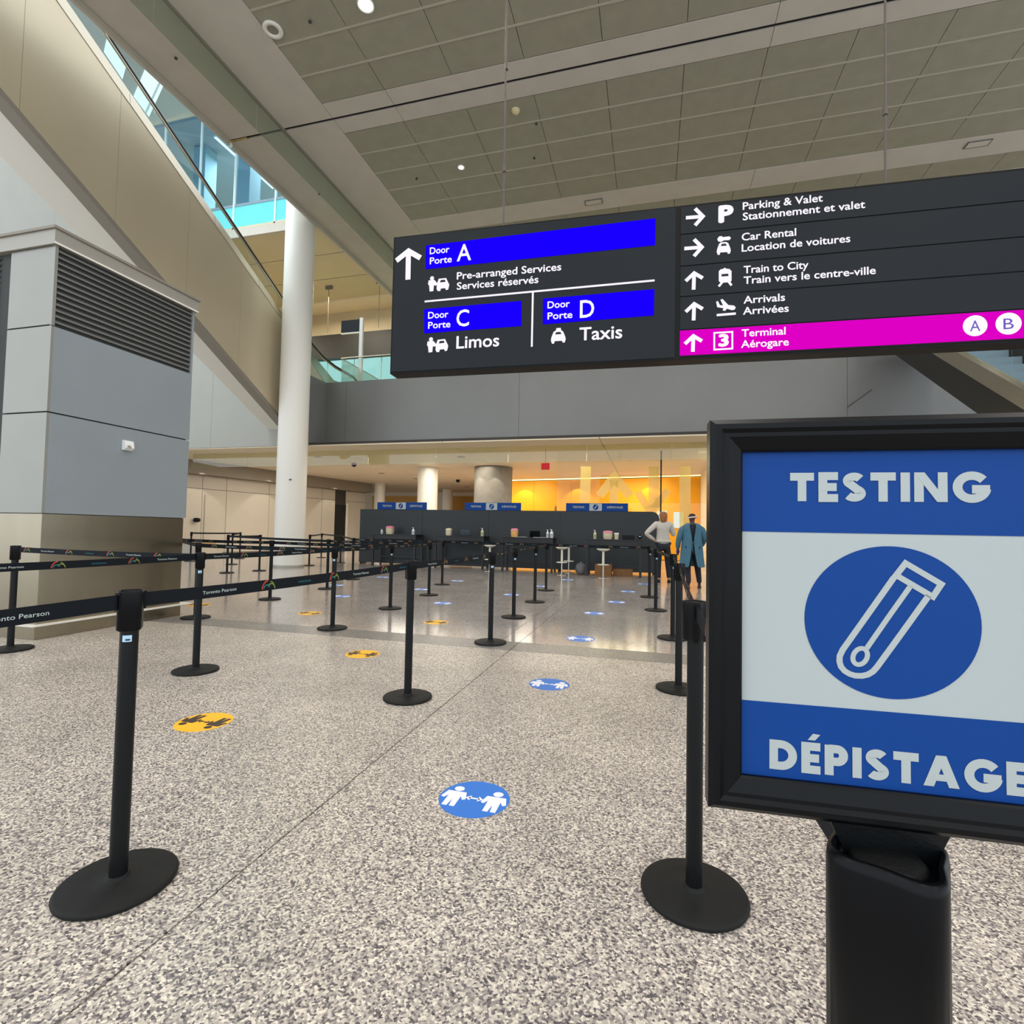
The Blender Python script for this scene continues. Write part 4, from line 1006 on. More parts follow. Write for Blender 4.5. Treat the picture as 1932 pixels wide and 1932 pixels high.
# =================================================================== CEILING FITTINGS
def fit(px, py): return onz(px, py, ZC)
q = fit(515, 55); t = thing('ceiling_speaker', (q.x, q.y, ZC-.03), 'white ring speaker in the ceiling corner at upper left', 'speaker')
MB().lathe([(.19, -.02), (.185, -.035), (.11, -.035), (.105, -.015), (.105, 0), (.19, 0), (.19, -.02)], (q.x, q.y, ZC), 36).build('ring', 'column', t)
MB().disc((q.x, q.y, ZC), .10, -.015, 0).build('grille', 'grey_bulk', t)
for i, (px, py, r, mm, lb) in enumerate(((690, 8, .13, 'e_lamp', 'bright glaring ceiling downlight at the top of the picture'), (870, 315, .07, 'e_small', 'small lit ceiling downlight above the overhead sign'))):
    q = fit(px, py); t = thing('ceiling_downlight', (q.x, q.y, ZC-.02), lb, 'lamp')
    MB().disc((q.x, q.y, ZC), r, -.012, -.006, 24).build('lamp_glass', mm, t)
    MB().lathe([(r+.03, -.02), (r+.005, -.02), (r+.005, 0), (r+.03, 0), (r+.03, -.02)], (q.x, q.y, ZC), 24).build('rim', 'column', t)
    spot('downlight_beam', (q.x, q.y, ZC-.05), 260 if i == 0 else 120, 110, NEUT)
q = fit(973, 208); t = thing('smoke_detector', (q.x, q.y, ZC), 'cream dome smoke detector on the ceiling beside the sign cable', 'smoke detector')
MB().lathe([(.02, -.10), (.06, -.085), (.085, -.05), (.09, -.02), (.10, -.015), (.10, 0)], (q.x, q.y, ZC), 24).build('dome', 'ivory', t)
for i, (px, py) in enumerate(((1120, 380), (1845, 270))):
    q = fit(px, py); t = thing('emergency_light', (q.x, q.y, ZC), 'small rectangular recessed ceiling fitting, '+('above the blue door A field' if i == 0 else 'at upper right over the sign'), 'light fitting', 'recessed rectangular ceiling fittings')
    Bx(q.x-.26, q.x+.26, q.y-.12, q.y+.12, ZC-.03, ZC-.011).build('frame', 'louvre', t)
    Bx(q.x-.23, q.x+.23, q.y-.09, q.y+.09, ZC-.036, ZC-.03).build('diffuser', 'ceil_border', t)
for i, (px, py, wh) in enumerate(((585, 38, 'by the ring speaker'), (1012, 231, 'near the cream smoke detector'), (332, 107, 'on the ceiling edge at upper left'), (602, 364, 'on the ceiling edge by the column'), (1008, 296, 'over the middle of the sign'), (786, 335, 'left of the small lit downlight'))):
    q = fit(px, py); MB().lathe([(.03, -.05), (.03, -.03), (.01, -.03), (.01, 0)], (q.x, q.y, ZC), 10).build('sprinkler_head', 'louvre_dark', label='tiny dark sprinkler head '+wh, cat='sprinkler', group='sprinkler heads in the hall ceiling')
# fittings under the mezzanine
for i, (px, py, lb) in enumerate(((668, 874, 'small black dome camera left of the white column under the mezzanine'), (864, 905, 'small black dome camera between white and grey columns'))):
    q = onz(px, py, 4.04); MB().lathe([(.02, -.16), (.09, -.12), (.11, -.06), (.11, 0)], (q.x, q.y, 4.04), 16).build('dome_camera', 'black_gloss', label=lb, cat='camera')
for px, py in ((720, 893), (785, 903), (880, 918), (640, 905), (870, 862), (600, 862)):
    q = onz(px, py, 4.04)
    MB().disc((q.x, q.y, 4.04), .16, -.01, 0, 16).build('recessed_vent', 'grey_bulk', lc)
q = ony(1029, 880, 17.3)
t = thing('exit_sign', (q.x, 17.3, q.z-.1), 'small red sign hanging under the lower ceiling', 'sign')
Bx(q.x-.14, q.x+.14, 17.28, 17.32, q.z-.11, q.z+.11).build('sign_box', 'exit_red', t); MB().tube([(q.x, 17.3, q.z+.11), (q.x, 17.3, 4.04)], .01, 6).build('hanger', 'louvre', t)

# =================================================================== FLOOR STICKERS
def sticker(px, py, kind, lb, d2=0):
    q = onz(px, py); r = .163
    t = thing('floor_sticker', (q.x, q.y, 0), lb, 'floor sticker', 'distance stickers on the floor')
    c1, c2 = ('st_blue', 'st_white') if kind == 'b' else ('st_yellow', 'st_dark')
    MB().disc((q.x, q.y, 0), r, 0, .0012, 56).build('disc', c1, t)
    sg = 1 if kind == 'b' else -1
    pl = Plane((q.x, q.y, .0012), (sg, 0, 0), (0, sg, 0))
    m = MB()
    for xo in (-.096, .096):
        pl.poly(m, [(xo+.024*cos(k*pi/10), .066+.022*sin(k*pi/10)) for k in range(20)], 0, .0004)
        pl.poly(m, [(xo-.045, .04), (xo+.045, .04), (xo+.06, -.018), (xo+.045, -.028), (xo+.03, .0), (xo+.03, -.09), (xo+.006, -.09), (xo, -.03), (xo-.006, -.09), (xo-.03, -.09), (xo-.03, .0), (xo-.045, -.028), (xo-.06, -.018)], 0, .0004)
    pl.stroke(m, [(-.026, 0), (.026, 0)], .011, 0, .0004)
    for s_ in (-1, 1): pl.poly(m, [(s_*.042, 0), (s_*.018, .022), (s_*.018, -.022)], 0, .0004)
    m.build('pictogram', c2, t)
SK = [(895, 1507, 'b', 'big blue two-person floor sticker nearest the camera'), (385, 1362, 'y', 'yellow two-person floor sticker nearest the camera, at left'),
 (1036, 1291, 'b', 'second nearest blue two-person floor sticker'), (684, 1234, 'y', 'yellow floor sticker just before the threshold strip'),
 (1095, 1205, 'b', 'blue floor sticker just past the threshold strip'), (823, 1174, 'y', 'yellow floor sticker past the strip, between two stanchions'),
 (585, 1157, 'y', 'yellow floor sticker left of the stanchion below the white column'), (1121, 1157, 'b', 'blue floor sticker below the cardboard boxes, past the strip'),
 (1163, 1136, 'b', 'small blue floor sticker right of the two white stools'), (375, 1141, 'y', 'yellow floor sticker half hidden at the corner of the service block'),
 (645, 1125, 'b', 'small blue floor sticker right of the stanchion below the white column'), (835, 1138, 'b', 'blue floor sticker beside the fourth post of the second row'),
 (795, 1112, 'b', 'small blue floor sticker left of the fourth post of the second row'), (965, 1122, 'b', 'small blue floor sticker behind the third middle post'),
 (1185, 1116, 'b', 'small blue floor sticker in front of the fourth table'), (1071, 1094, 'b', 'far blue floor sticker under the white stool'),
 (445, 1112, 'b', 'far blue floor sticker before the white column, left'), (635, 1104, 'b', 'far blue floor sticker beside the partition end post'), (722, 1089, 'b', 'far blue floor sticker before the first table'),
 (863, 1096, 'b', 'far blue floor sticker before the second table'), (1020, 1106, 'b', 'far blue floor sticker by the fourth middle post'), (1215, 1102, 'b', 'far blue floor sticker at the woman side of the last table')]
for s_ in SK: sticker(*s_)

# =================================================================== TESTING PARTITION AND TABLES
PY = 16.45
pt = thing('partition_wall', (-5, PY, 0), 'long charcoal partition wall behind the four black tables', 'partition')
xs = [-10.0, -7.6, -5.2, -2.8, -.4]
for a, b_ in zip(xs, xs[1:]):
    if b_ > -.5: continue
    Bx(a+.004, b_-.004, PY, PY+.06, .05, 1.92).build('partition_panel', 'partition', pt)
m = MB(); pr = [(-2.796, .05), (.25, .05), (.25, 1.62)]+[(.25-.22+.22*cos(radians(k)), 1.70+.22*sin(radians(k))) for k in (0, 30, 60, 90)]+[(-2.796, 1.92)]
m.prism([(x, PY, z) for x, z in pr], (0, .06, 0)); m.build('partition_panel', 'partition', pt)
for x in [-9.9, -7.6, -5.2, -2.8, .1]: Bx(x-.05, x+.05, PY-.02, PY+.25, 0, .05).build('partition_foot', 'black', pt)
for i, (xa, xb, pos) in enumerate(((712, 805, 'left'), (877, 983, 'middle'), (1068, 1185, 'right'))):
    y = PY-.02; A_ = ony(xa, 946+i*2, y); B_ = ony(xb, 947+i*2, y); z0_ = 1.92; z1_ = 2.17
    t = thing('testing_banner', ((A_.x+B_.x)/2, y, z0_), 'blue and white testing banner on the partition top, %s of three' % pos, 'sign', 'blue banners on the partition')
    w = B_.x-A_.x; Bx(A_.x, B_.x, y, y+.03, z0_, z1_).build('panel', 'art_blue', t)
    Bx(A_.x+w*.385, A_.x+w*.585, y-.004, y+.001, z0_+.01, z1_-.01).build('white_field', 'art_white', t)
    bpn = Plane((A_.x, y-.006, z0_), (1, 0, 0), (0, 0, 1)); m = MB()
    bpn.poly(m, [(w*.485+.085*cos(k*pi/12), .125+.09*sin(k*pi/12)) for k in range(24)], 0, .002); m.build('blue_disc', 'art_blue', t)
    m = MB(); bpn.stroke(m, [(w*.485-.035, .07), (w*.485+.035, .18)], .025, .003, .001)
    put_text(m, bpn, 'TESTING', w*.11, .09, w*.19, .065, .006, .02); put_text(m, bpn, 'DÉPISTAGE', w*.67, .09, w*.25, .065, .006, .02); m.build('lettering', 'art_white', t)
tabs = [(-9.1, -7.5, 15.75, 'first black bar-height table from the left, before the partition'), (-6.8, -5.12, 15.7, 'second black bar-height table from the left'),
        (-4.45, -2.85, 15.45, 'third black bar-height table from the left'), (-1.8, -.25, 15.0, 'fourth black bar-height table, nearest the woman')]
for x0, x1, y0, lb in tabs:
    t = thing('bar_table', ((x0+x1)/2, y0+.3, 0), lb, 'table', 'black bar-height tables along the partition')
    y1 = y0+.62; H = 1.06
    Bx(x0, x1, y0, y1, H-.03, H).build('tabletop', 'table', t, bevel=.004)
    Bx(x0+.05, x1-.05, y0+.02, y0+.05, H-.16, H-.03).build('apron', 'table', t); Bx(x0+.05, x1-.05, y1-.05, y1-.02, H-.16, H-.03).build('apron', 'table', t)
    for lx in (x0, x1-.06):
        for ly in (y0+.01, y1-.07): Bx(lx, lx+.06, ly, ly+.06, 0, H-.03).build('leg', 'table', t)
    Bx(x0+.05, x1-.05, y1-.06, y1-.03, .26, .31).build('foot_rail', 'table', t)
TH = 1.06
def tx(i, px): return ony(px, 1000, tabs[i][2]+.3).x
def pump(i, px, r, h, lb, mm='white_plastic', yo=.25):
    x = tx(i, px); y = tabs[i][2]+yo
    t = thing('pump_bottle', (x, y, TH), lb, 'bottle', 'bottles on the testing tables')
    MB().lathe([(r*.9, 0), (r, .01), (r, h*.6), (r*.85, h*.68), (r*.35, h*.74), (r*.35, h*.8)], (x, y, TH), 16).build('body', mm, t)
    m = MB(); m.lathe([(r*.4, h*.8), (r*.4, h*.87), (r*.12, h*.88), (r*.12, h*.95)], (x, y, TH), 10); m.box(x-r*.9, x+r*.2, y-.008, y+.008, TH+h*.94, TH+h); m.build('pump', 'white_plastic', t)
    MB().lathe([(r*1.06, h*.15), (r*1.06, h*.5)], (x, y, TH), 16).build('label_wrap', 'label_green' if mm == 'cream' else 'art_white', t)
def tub(i, px, w, h, lb, lid='pink', mm='cream'):
    x = tx(i, px); y = tabs[i][2]+.3
    t = thing('wipes_tub', (x, y, TH), lb, 'tub', 'tubs on the testing tables')
    sq = lambda a: 1/max(abs(cos(a)), abs(sin(a)))**.55
    MB().lathe([(w*.42, 0), (w*.5, h*.3), (w*.5, h*.72)], (x, y, TH), 24, sq).build('body', mm, t)
    MB().lathe([(w*.53, h*.72), (w*.53, h*.84), (w*.4, h*.97), (w*.1, h)], (x, y, TH), 24, sq).build('lid', lid, t)
pump(0, 722, .04, .17, 'short pale bottle at left end of first table'); tub(0, 736, .24, .28, 'large cream tub with pink lid on the first table')
pump(0, 781, .05, .24, 'white pump bottle at right end of the first table')
tub(1, 847, .19, .24, 'cream tub with pale top on the second table', 'cream'); pump(1, 911, .05, .26, 'white pump bottle with green label on the second table', 'cream')
tub(2, 971, .22, .27, 'orange-labelled tub with pink lid on the third table', 'pink', 'orange_label')
pump(2, 1034, .04, .25, 'slim white pump bottle, left of the pair on third table'); pump(2, 1042, .055, .26, 'wider white bottle, right of the pair on third table', yo=.2)
pump(3, 1123, .045, .26, 'white pump bottle at left end of the fourth table', 'cream'); tub(3, 1147, .27, .25, 'square tub with pink lid on the fourth table')
x = tx(3, 1163.5); y = 15.25
t = thing('paper_cup_tub', (x, y, TH), 'plain white round tub beside the pink-lidded one, fourth table', 'tub')
MB().lathe([(.055, 0), (.065, .15)], (x, y, TH), 20).build('body', 'cream', t); MB().lathe([(.07, .15), (.07, .18), (.06, .19)], (x, y, TH), 20).build('lid', 'white_plastic', t)
def laptop(i, px, lb):
    x = tx(i, px); y = tabs[i][2]+.3; t = thing('laptop', (x, y, TH), lb, 'laptop', 'laptops on the testing tables')
    Bx(x-.16, x+.16, y-.1, y+.12, TH, TH+.015).build('keyboard_deck', 'black_gloss', t)
    m = MB(); m.prism([(x-.16, y-.1, TH+.015), (x+.16, y-.1, TH+.015), (x+.16, y-.16, TH+.2), (x-.16, y-.16, TH+.2)], (0, .01, 0)); m.build('screen_lid', 'screen' if i == 1 else 'black_gloss', t)
laptop(1, 880, 'open dark laptop on the second table'); laptop(2, 1011, 'open black laptop on the third table')
x = tx(3, 1186); Bx(x-.17, x+.17, 15.2, 15.4, TH, TH+.13).build('storage_box', 'black_rough', label='low black box on the fourth table', cat='box', bevel=.01)
x = tx(2, 990); Bx(x-.25, x+.1, 15.55, 15.8, TH, TH+.012).build('paper_stack', 'art_white', label='flat white papers on the third table', cat='paper')
x = tx(2, 1020); Bx(x-.18, x+.22, 15.5, 15.75, TH, TH+.012).build('paper_stack', 'art_white', label='white papers in front of the laptop, third table', cat='paper')
x = tx(3, 1208); t = thing('desk_camera', (x, 15.15, TH), 'round black device with blue light on the fourth table', 'device')
m = MB(); m.lathe([(.06, 0), (.06, .012), (.015, .02), (.015, .05)], (x, 15.15, TH), 16); m.build('foot', 'black_gloss', t)
m = MB(); m.lathe([(.002, .04), (.05, .055), (.075, .1), (.05, .15), (.002, .165)], (x, 15.15, TH), 16); m.build('body', 'black_gloss', t)
MB().box(x-.03, x+.02, 15.066, 15.08, TH+.09, TH+.11).build('indicator', 'e_blue_dot', t)
for i, (px, lb) in enumerate(((1048, 'small dark bottle on the partition top before the gold wall'),)):
    q = ony(px, 960, PY+.02); MB().lathe([(.04, 0), (.04, .12), (.015, .15), (.015, .19)], (q.x, PY+.03, 1.92), 12).build('small_bottle', 'bronze', label=lb, cat='bottle')
# stools
def stool(x, y, lb, h=.80):
    t = thing('bar_stool', (x, y, 0), lb, 'stool', 'white round bar stools')
    MB().lathe([(.02, h-.07), (.10, h-.06), (.175, h-.025), (.185, h-.005), (.175, h), (.02, h-.01)], (x, y, 0), 28).build('seat', 'stool', t)
    MB().lathe([(.035, .36), (.032, h-.06)], (x, y, 0), 16).build('column', 'stool', t)
    MB().lathe([(.022, .02), (.022, .36)], (x, y, 0), 16).build('gas_lift', 'chrome', t)
    m = MB(); m.tube([(x+.15*cos(a), y+.15*sin(a)-.02, .36) for a in [2*pi*k/20 for k in range(21)]], .013, 8); m.box(x-.15, x+.15, y-.012, y+.012, .35, .37); m.build('foot_ring', 'stool', t)
    MB().lathe([(.19, 0), (.19, .008), (.06, .022), (.022, .03)], (x, y, 0), 28).build('base_plate', 'chrome', t)
stool(-2.50, 15.05, 'white bar stool between the third and fourth tables'); stool(-1.27, 14.62, 'white bar stool in front of the cardboard boxes')
stool(-4.78, 15.3, 'white bar stool half behind the middle row stanchion'); stool(-2.42, 15.85, 'white bar stool tucked behind the one between tables', .848)
# boxes and bin bag
def carton(x0, x1, y0, y1, h, lb):
    t = thing('cardboard_box', ((x0+x1)/2, (y0+y1)/2, 0), lb, 'box', 'cardboard boxes under the fourth table')
    Bx(x0, x1, y0, y1, 0, h).build('body', 'card', t)
    Bx(x0-.003, (x0+x1)/2-.003, y0-.003, y1+.003, h, h+.006).build('flap', 'card', t); Bx((x0+x1)/2+.003, x1+.003, y0-.003, y1+.003, h, h+.006).build('flap', 'card', t)
carton(-1.55, -1.08, 15.12, 15.5, .33, 'taller brown cardboard box under the fourth table')
carton(-1.05, -.5, 15.3, 15.62, .2, 'lower brown cardboard box right of the taller one')
m = MB(); m.smooth = True; N1, N2 = 24, 12; vs = []
for j in range(N2+1):
    ph = pi*j/N2
    for i in range(N1):
        th = 2*pi*i/N1; r = .16*(1+.10*sin(5*th+j)+.06*sin(9*th-2*j)); rr = r*sin(ph)**.7 if 0 < j < N2 else .001
        vs.append((-1.98+rr*cos(th), 15.35+rr*sin(th), max(.0, .17-.17*cos(ph)*(1+.05*sin(4*th)))))
m.add(vs, [(j*N1+i, j*N1+(i+1) % N1, (j+1)*N1+(i+1) % N1, (j+1)*N1+i) for j in range(N2) for i in range(N1)])
bb = thing('bin_bag', (-1.98, 15.35, 0), 'crumpled grey bin bag on the floor left of the fourth table', 'bag'); m.build('bag', 'bag', bb)
m = MB(); m.lathe([(.02, .33), (.05, .36), (.03, .375)], (-1.98, 15.35, 0), 10); m.build('knot', 'bag', bb)
# small counter seen past the service block
q = onz(396, 1044)
t = thing('low_counter', (q.x, q.y, 0), 'low counter with wooden top seen beside the service block', 'counter')
Bx(q.x-.3, q.x+1.0, q.y-1.4, q.y-.7, 0, .45).build('body', 'grey_wall', t); Bx(q.x-.3, q.x+1.0, q.y-1.42, q.y-.7, .45, .62).build('top', 'wood', t)

# =================================================================== PEOPLE
def skin(name, verts, edges, radii, m, parent, sub=2, root=0, smoothshade=True):
    me = bpy.data.meshes.new(name); off = wloc(parent)
    me.from_pydata([Vector(v) for v in verts], edges, [])
    o = bpy.data.objects.new(name, me); COL.objects.link(o)
    md = o.modifiers.new('s', 'SKIN'); md.use_smooth_shade = True
    if not me.skin_vertices: me.attributes
    lay = me.skin_vertices[0] if me.skin_vertices else None
    if lay is None:
        bpy.context.view_layer.objects.active = o; bpy.ops.mesh.customdata_skin_add(); lay = me.skin_vertices[0]
    for i, r in enumerate(radii):
        lay.data[i].radius = r if isinstance(r, tuple) else (r, r)
    for r_ in ([root] if isinstance(root, int) else root): lay.data[r_].use_root = True
    sb = o.modifiers.new('b', 'SUBSURF'); sb.levels = sb.render_levels = sub
    dg = bpy.context.evaluated_depsgraph_get(); dg.update(); nm = bpy.data.meshes.new_from_object(o.evaluated_get(dg))
    bpy.data.objects.remove(o); nm.name = name
    for p in nm.polygons: p.use_smooth = True
    nm.materials.clear(); nm.materials.append(M[m] if isinstance(m, str) else m)
    o = bpy.data.objects.new(name, nm); COL.objects.link(o); o.parent = parent
    return o
def chain(V, E, R, pts, rad, start=None):
    prev = start
    for p, r in zip(pts, rad):
        V.append(p); R.append(r); i = len(V)-1
        if prev is not None: E.append((prev, i))
        prev = i
    return prev
# local frame: +y away from the camera (person faces away), x right, z up
def body(t, Hh, armL, armR, legL, legR, skinm, fingL, fingR):
    V, E, R = [], [], []
    chain(V, E, R, [(0, 0, .93)], [(.12, .09)]); pel = 0
    sp_ = chain(V, E, R, [(0, .0, 1.08), (0, 0, 1.22), (0, -.01, 1.34)], [(.11, .08), (.13, .085), (.13, .08)], pel)
    nk = chain(V, E, R, [(0, 0, 1.43), (0, .01, 1.49)], [.055, .05], sp_)
    hd = chain(V, E, R, [(0, .02, 1.55), (0, .02, 1.62), (0, .015, 1.67)], [(.068, .078), (.078, .092), (.06, .075)], nk)
    for arm, fg in ((armL, fingL), (armR, fingR)):
        e = chain(V, E, R, arm, [.055, .047, .038, .026, .032, .026], sp_)
        h = Vector(arm[-1]); w = Vector(arm[-2]); d = (h-w).normalized(); sd = d.cross(Vector(fg)).normalized()
        for k, L_f in zip((-1.5, -.5, .5, 1.5), (.055, .07, .068, .05)):
            b0 = h+sd*.013*k+d*.008; c_ = b0+d*L_f*.5+Vector(fg)*.008; e_ = b0+d*L_f+Vector(fg)*.022
            chain(V, E, R, [tuple(b0), tuple(c_), tuple(e_)], [.0085, .008, .006], e)
        tb = w.lerp(h, .4)+sd*.026; chain(V, E, R, [tuple(tb), tuple(tb+d*.03+sd*.012), tuple(tb+d*.055+sd*.008)], [.0095, .009, .007], e-1)
    for leg in (legL, legR): chain(V, E, R, leg, [.085, .075, .055, .05, .035, .035, .03], pel)
    return skin('body', V, E, R, skinm, t)
def face(t, m_, z=1.60, y=.09):
    # nose, eyes, mouth and ears belong to the head even though the person is seen from behind
    mb = MB(); mb.lathe([(.002, -.02), (.012, -.015), (.009, .0), (.003, .02)], (0, y+.015, z-.01), 10); o = mb.build('nose', m_, t, origin=(0, 0, 0)); o.location = (0, 0, 0)
    for s_ in (-1, 1):
        mb = MB(); mb.smooth = True; mb.lathe([(.001, -.028), (.010, -.02), (.013, .0), (.012, .02), (.001, .03)], (s_*.082, .01, z), 10); o = mb.build('ear', m_, t, origin=(0, 0, 0)); o.location = (0, 0, 0)
        mb = MB(); mb.lathe([(.001, -.008), (.011, 0), (.001, .008)], (s_*.03, y+.0, z+.01), 10); o = mb.build('eye', 'white_plastic', t, origin=(0, 0, 0)); o.location = (0, 0, 0)
    mb = MB(); mb.box(-.02, .02, y-.005, y+.004, z-.06, z-.052); o = mb.build('mouth', 'pink', t, origin=(0, 0, 0)); o.location = (0, 0, 0)
def shoe(t, p, ang, m_):
    mb = MB(); mb.smooth = True; n = 18; c_, s_ = cos(ang), sin(ang); rings = []
    outl = [(.042*cos(a)*(1.0 if sin(a) > 0 else .85), .135*sin(a)+.05) for a in [2*pi*k/n for k in range(n)]]
    vs = []
    for sc, z in ((1, 0), (1.04, .02), (.9, .045), (.45, .075)):
        for x, y in outl:
            yy = .05+(y-.05)*sc-(.03 if z > .05 else 0); x *= sc; vs.append((p[0]+x*c_-yy*s_, p[1]+x*s_+yy*c_, p[2]+z))
    mb.add(vs, [(j*n+i, j*n+(i+1) % n, (j+1)*n+(i+1) % n, (j+1)*n+i) for j in range(3) for i in range(n)]+[list(range(n))[::-1], [3*n+i for i in range(n)]])
    o = mb.build('shoe', m_, t, origin=(0, 0, 0)); o.location = (0, 0, 0)
def person(xy, yaw, lb, sc):
    t = thing('person', (0, 0, 0), lb, 'person'); return t
# woman
wt = person(None, 0, 'woman with auburn hair in white knit top, hand on hip, seen from behind', 1)
aL = [(-.17, -.01, 1.38), (-.30, -.05, 1.26), (-.42, -.08, 1.15), (-.28, -.02, 1.06), (-.20, .0, 1.01), (-.17, .02, .975)]
aR = [(.17, .0, 1.38), (.22, .02, 1.24), (.27, .04, 1.12), (.20, .14, 1.28), (.13, .15, 1.42), (.11, .15, 1.48)]
lL = [(-.09, 0, .86), (-.10, 0, .70), (-.10, .01, .50), (-.10, 0, .42), (-.10, -.02, .20), (-.10, -.02, .09), (-.10, .02, .05)]
lR = [(.09, 0, .86), (.11, .0, .70), (.13, .03, .50), (.13, .03, .42), (.15, .02, .20), (.15, .0, .09), (.15, .05, .05)]
body(wt, 1, aL, aR, lL, lR, 'skin_light', (0, .6, -.8), (0, .3, 1)); face(wt, 'skin_light')
V, E, R = [], [], []
chain(V, E, R, [(0, 0, 1.10)], [(.16, .12)])
a = chain(V, E, R, [(0, -.005, 1.24), (0, -.01, 1.36)], [(.165, .12), (.16, .11)], 0); chain(V, E, R, [(0, 0, 1.44)], [(.08, .075)], a)
chain(V, E, R, [(0, 0, .97), (0, 0, .86)], [(.17, .125), (.175, .13)], 0)
chain(V, E, R, aL[:4]+[aL[4]], [.078, .066, .058, .046, .038], a); chain(V, E, R, aR[:5], [.078, .068, .06, .048, .04], a)
skin('knit_top', V, E, R, 'sweater', wt)
V, E, R = [], [], []
chain(V, E, R, [(0, 0, .90)], [(.155, .115)]); chain(V, E, R, lL[:6], [.092, .092, .075, .07, .06, .055], 0); chain(V, E, R, lR[:6], [.092, .092, .075, .07, .06, .055], 0)
skin('trousers', V, E, R, 'navy', wt)
V, E, R = [], [], []
chain(V, E, R, [(0, .0, 1.68)], [(.085, .09)]); chain(V, E, R, [(0, -.025, 1.61), (.0, -.045, 1.52), (-.01, -.05, 1.44), (-.01, -.045, 1.39)], [(.10, .095), (.098, .07), (.085, .045), (.05, .025)], 0)
skin('hair', V, E, R, 'hair_red', wt)
shoe(wt, (-.10, -.04, 0), .1, 'black'); shoe(wt, (.15, 0, 0), -.25, 'black')
wq = onz(1250, 1099); wt.location = (wq.x, wq.y, 0); wt.rotation_euler.z = radians(12); hz = ony(1258, 961, wq.y).z; wt.scale = [hz/1.74]*3
# man in gown
mt = person(None, 0, 'man in blue medical gown and pale headband walking away, seen from behind', 1)
aL = [(-.18, 0, 1.39), (-.24, -.02, 1.26), (-.285, -.02, 1.12), (-.30, .03, .97), (-.30, .06, .87), (-.30, .07, .81)]
aR = [(.18, 0, 1.39), (.24, -.02, 1.26), (.28, .0, 1.12), (.27, .12, 1.06), (.24, .2, .95), (.23, .24, .92)]
lL = [(-.09, 0, .86), (-.09, .0, .70), (-.09, .02, .50), (-.09, .0, .42), (-.08, -.06, .20), (-.08, -.08, .09), (-.08, -.02, .05)]
lR = [(.09, 0, .86), (.11, .06, .70), (.14, .13, .50), (.15, .13, .42), (.18, .16, .20), (.19, .16, .09), (.19, .22, .05)]
body(mt, 1, aL, aR, lL, lR, 'skin_dark', (.3, .6, -.2), (-.3, .5, .2)); face(mt, 'skin_dark')
V, E, R = [], [], []
chain(V, E, R, [(0, 0, 1.10)], [(.15, .11)]); a = chain(V, E, R, [(0, -.005, 1.24), (0, -.01, 1.37)], [(.165, .115), (.165, .105)], 0); chain(V, E, R, [(0, 0, 1.46)], [(.07, .07)], a); chain(V, E, R, [(0, 0, .95)], [(.15, .11)], 0)
skin('shirt', V, E, R, 'navy', mt)
V, E, R = [], [], []
chain(V, E, R, [(0, 0, .90)], [(.15, .115)]); chain(V, E, R, lL[:6], [.095, .092, .078, .072, .062, .055], 0); chain(V, E, R, lR[:6], [.095, .092, .078, .072, .062, .055], 0)
skin('trousers', V, E, R, 'navy', mt)
# gown: open at the back
gm = MB(); gm.smooth = True
lv = [(1.47, .085, .085, 14), (1.43, .19, .11, 22), (1.36, .215, .14, 16), (1.22, .21, .155, 10), (1.08, .215, .165, 4), (1.0, .22, .165, 4), (.85, .24, .18, 8), (.7, .245, .19, 12), (.56, .26, .215, 17), (.48, .268, .23, 20)]
NN = 40; vs = []
for j, (z, rx, ry, gap) in enumerate(lv):
    for i in range(NN+1):
        a = radians(-90+gap+(360-2*gap)*i/NN); w_ = 1+.04*sin(7*a+z*6)*(1.3-z)
        vs.append((rx*w_*cos(a), ry*w_*sin(a), z+(-.0)))
gm.add(vs, [(j*(NN+1)+i, j*(NN+1)+i+1, (j+1)*(NN+1)+i+1, (j+1)*(NN+1)+i) for j in range(len(lv)-1) for i in range(NN)])
o = gm.build('gown', 'gown', mt, origin=(0, 0, 0)); o.location = (0, 0, 0); sl_ = o.modifiers.new('th', 'SOLIDIFY'); sl_.thickness = .006; sb = o.modifiers.new('s', 'SUBSURF'); sb.levels = sb.render_levels = 1
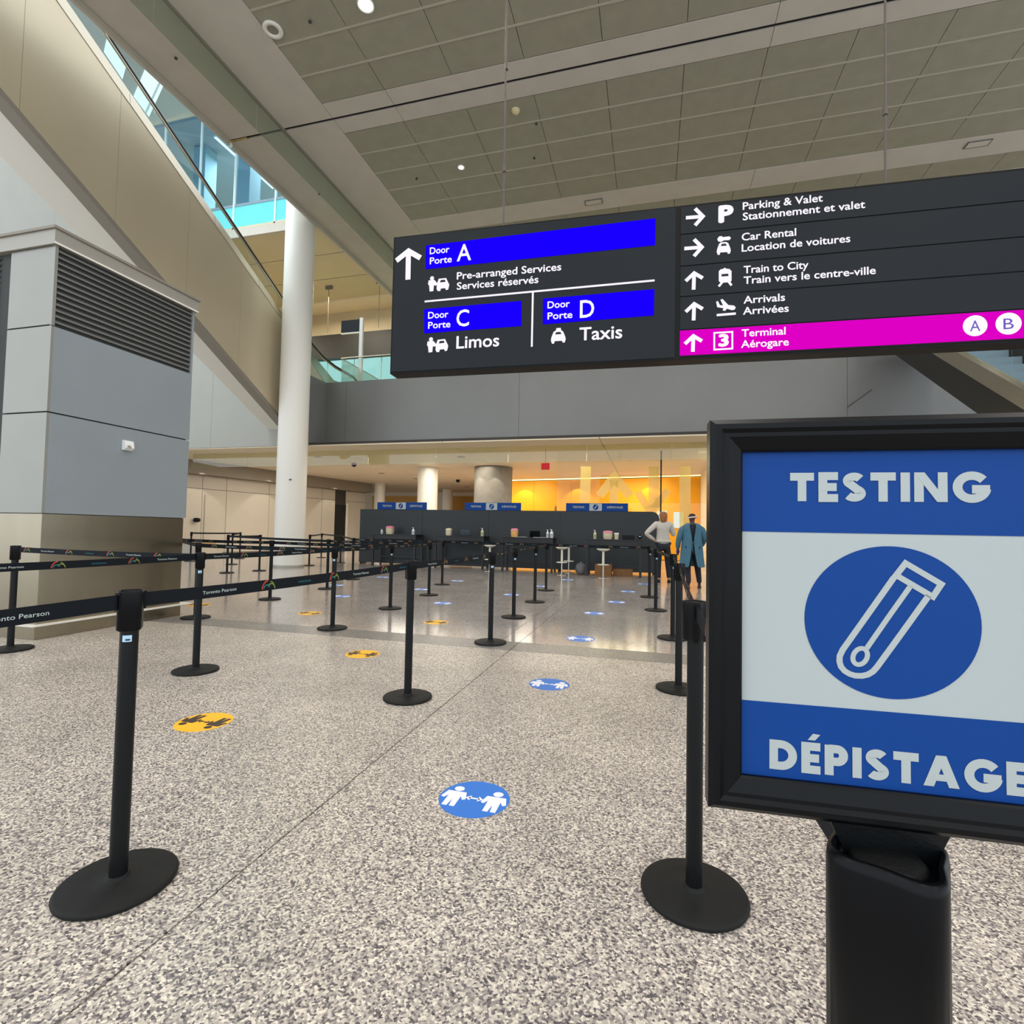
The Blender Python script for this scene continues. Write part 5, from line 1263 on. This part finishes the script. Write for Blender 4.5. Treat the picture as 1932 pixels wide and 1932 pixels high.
for arm in (aL, aR):
    V, E, R = [], [], []; chain(V, E, R, arm[:5], [.088, .074, .068, .06, .05]); skin('sleeve', V, E, R, 'gown', mt)
    V, E, R = [], [], []; chain(V, E, R, [arm[4], arm[5], tuple(Vector(arm[5])+(Vector(arm[5])-Vector(arm[4])).normalized()*.05)], [.036, .04, .026]); skin('glove', V, E, R, 'glove', mt)
mb = MB(); mb.tube([(-.06, -.165, 1.04), (-.02, -.172, 1.035), (.03, -.172, 1.037), (.07, -.165, 1.045)], .008, 6); mb.tube([(.0, -.172, 1.03), (-.015, -.18, .92), (-.01, -.18, .84)], .007, 6); o = mb.build('gown_tie', 'gown', mt, origin=(0, 0, 0)); o.location = (0, 0, 0)
V, E, R = [], [], []; chain(V, E, R, [(0, .0, 1.56), (0, .0, 1.63), (0, 0, 1.69)], [(.082, .085), (.092, .10), (.06, .07)]); skin('hair', V, E, R, 'hair_black', mt)
mb = MB(); mb.smooth = True; n = 24; vs = []
for z, k_ in ((1.585, 1.0), (1.61, 1.06), (1.618, 1.0)):
    for i in range(n): a = 2*pi*i/n; vs.append((.098*k_*cos(a), .108*k_*sin(a)+.0, z+.012*cos(a)))
mb.add(vs, [(j*n+i, j*n+(i+1) % n, (j+1)*n+(i+1) % n, (j+1)*n+i) for j in range(2) for i in range(n)]); o = mb.build('headband', 'headband', mt, origin=(0, 0, 0)); o.location = (0, 0, 0)
shoe(mt, (-.08, -.10, 0), .0, 'shoe_brown'); shoe(mt, (.19, .16, 0), -.15, 'shoe_brown')
mq = onz(1305, 1110); mt.location = (mq.x, mq.y, 0); mt.rotation_euler.z = radians(4); hz = ony(1309, 964, mq.y).z; mt.scale = [hz/1.745]*3

# accent beams that draw the scallops under the mezzanine
for u in (1.6, 4.6, 8.2): p_ = gpl.pt(u, 4.0)+ng*.55; spot('wall_washer', p_, 60, 95, (1, .85, .55), rot=(0, 0, 0), blend=.12, r=.03)
for dx_, dy_ in ((-.55, -1.1), (.5, -1.15)): spot('wall_washer', (-6.75+dx_, 21.9+dy_, 4.0), 45, 80, (1, .9, .75), blend=.1, r=.03)
for u in (14.2, 17.6, 22.0): p_ = wpl.pt(u, 4.0)+nin*.9; spot('wall_washer', p_, 60, 80, (1, .9, .75), blend=.12, r=.03)
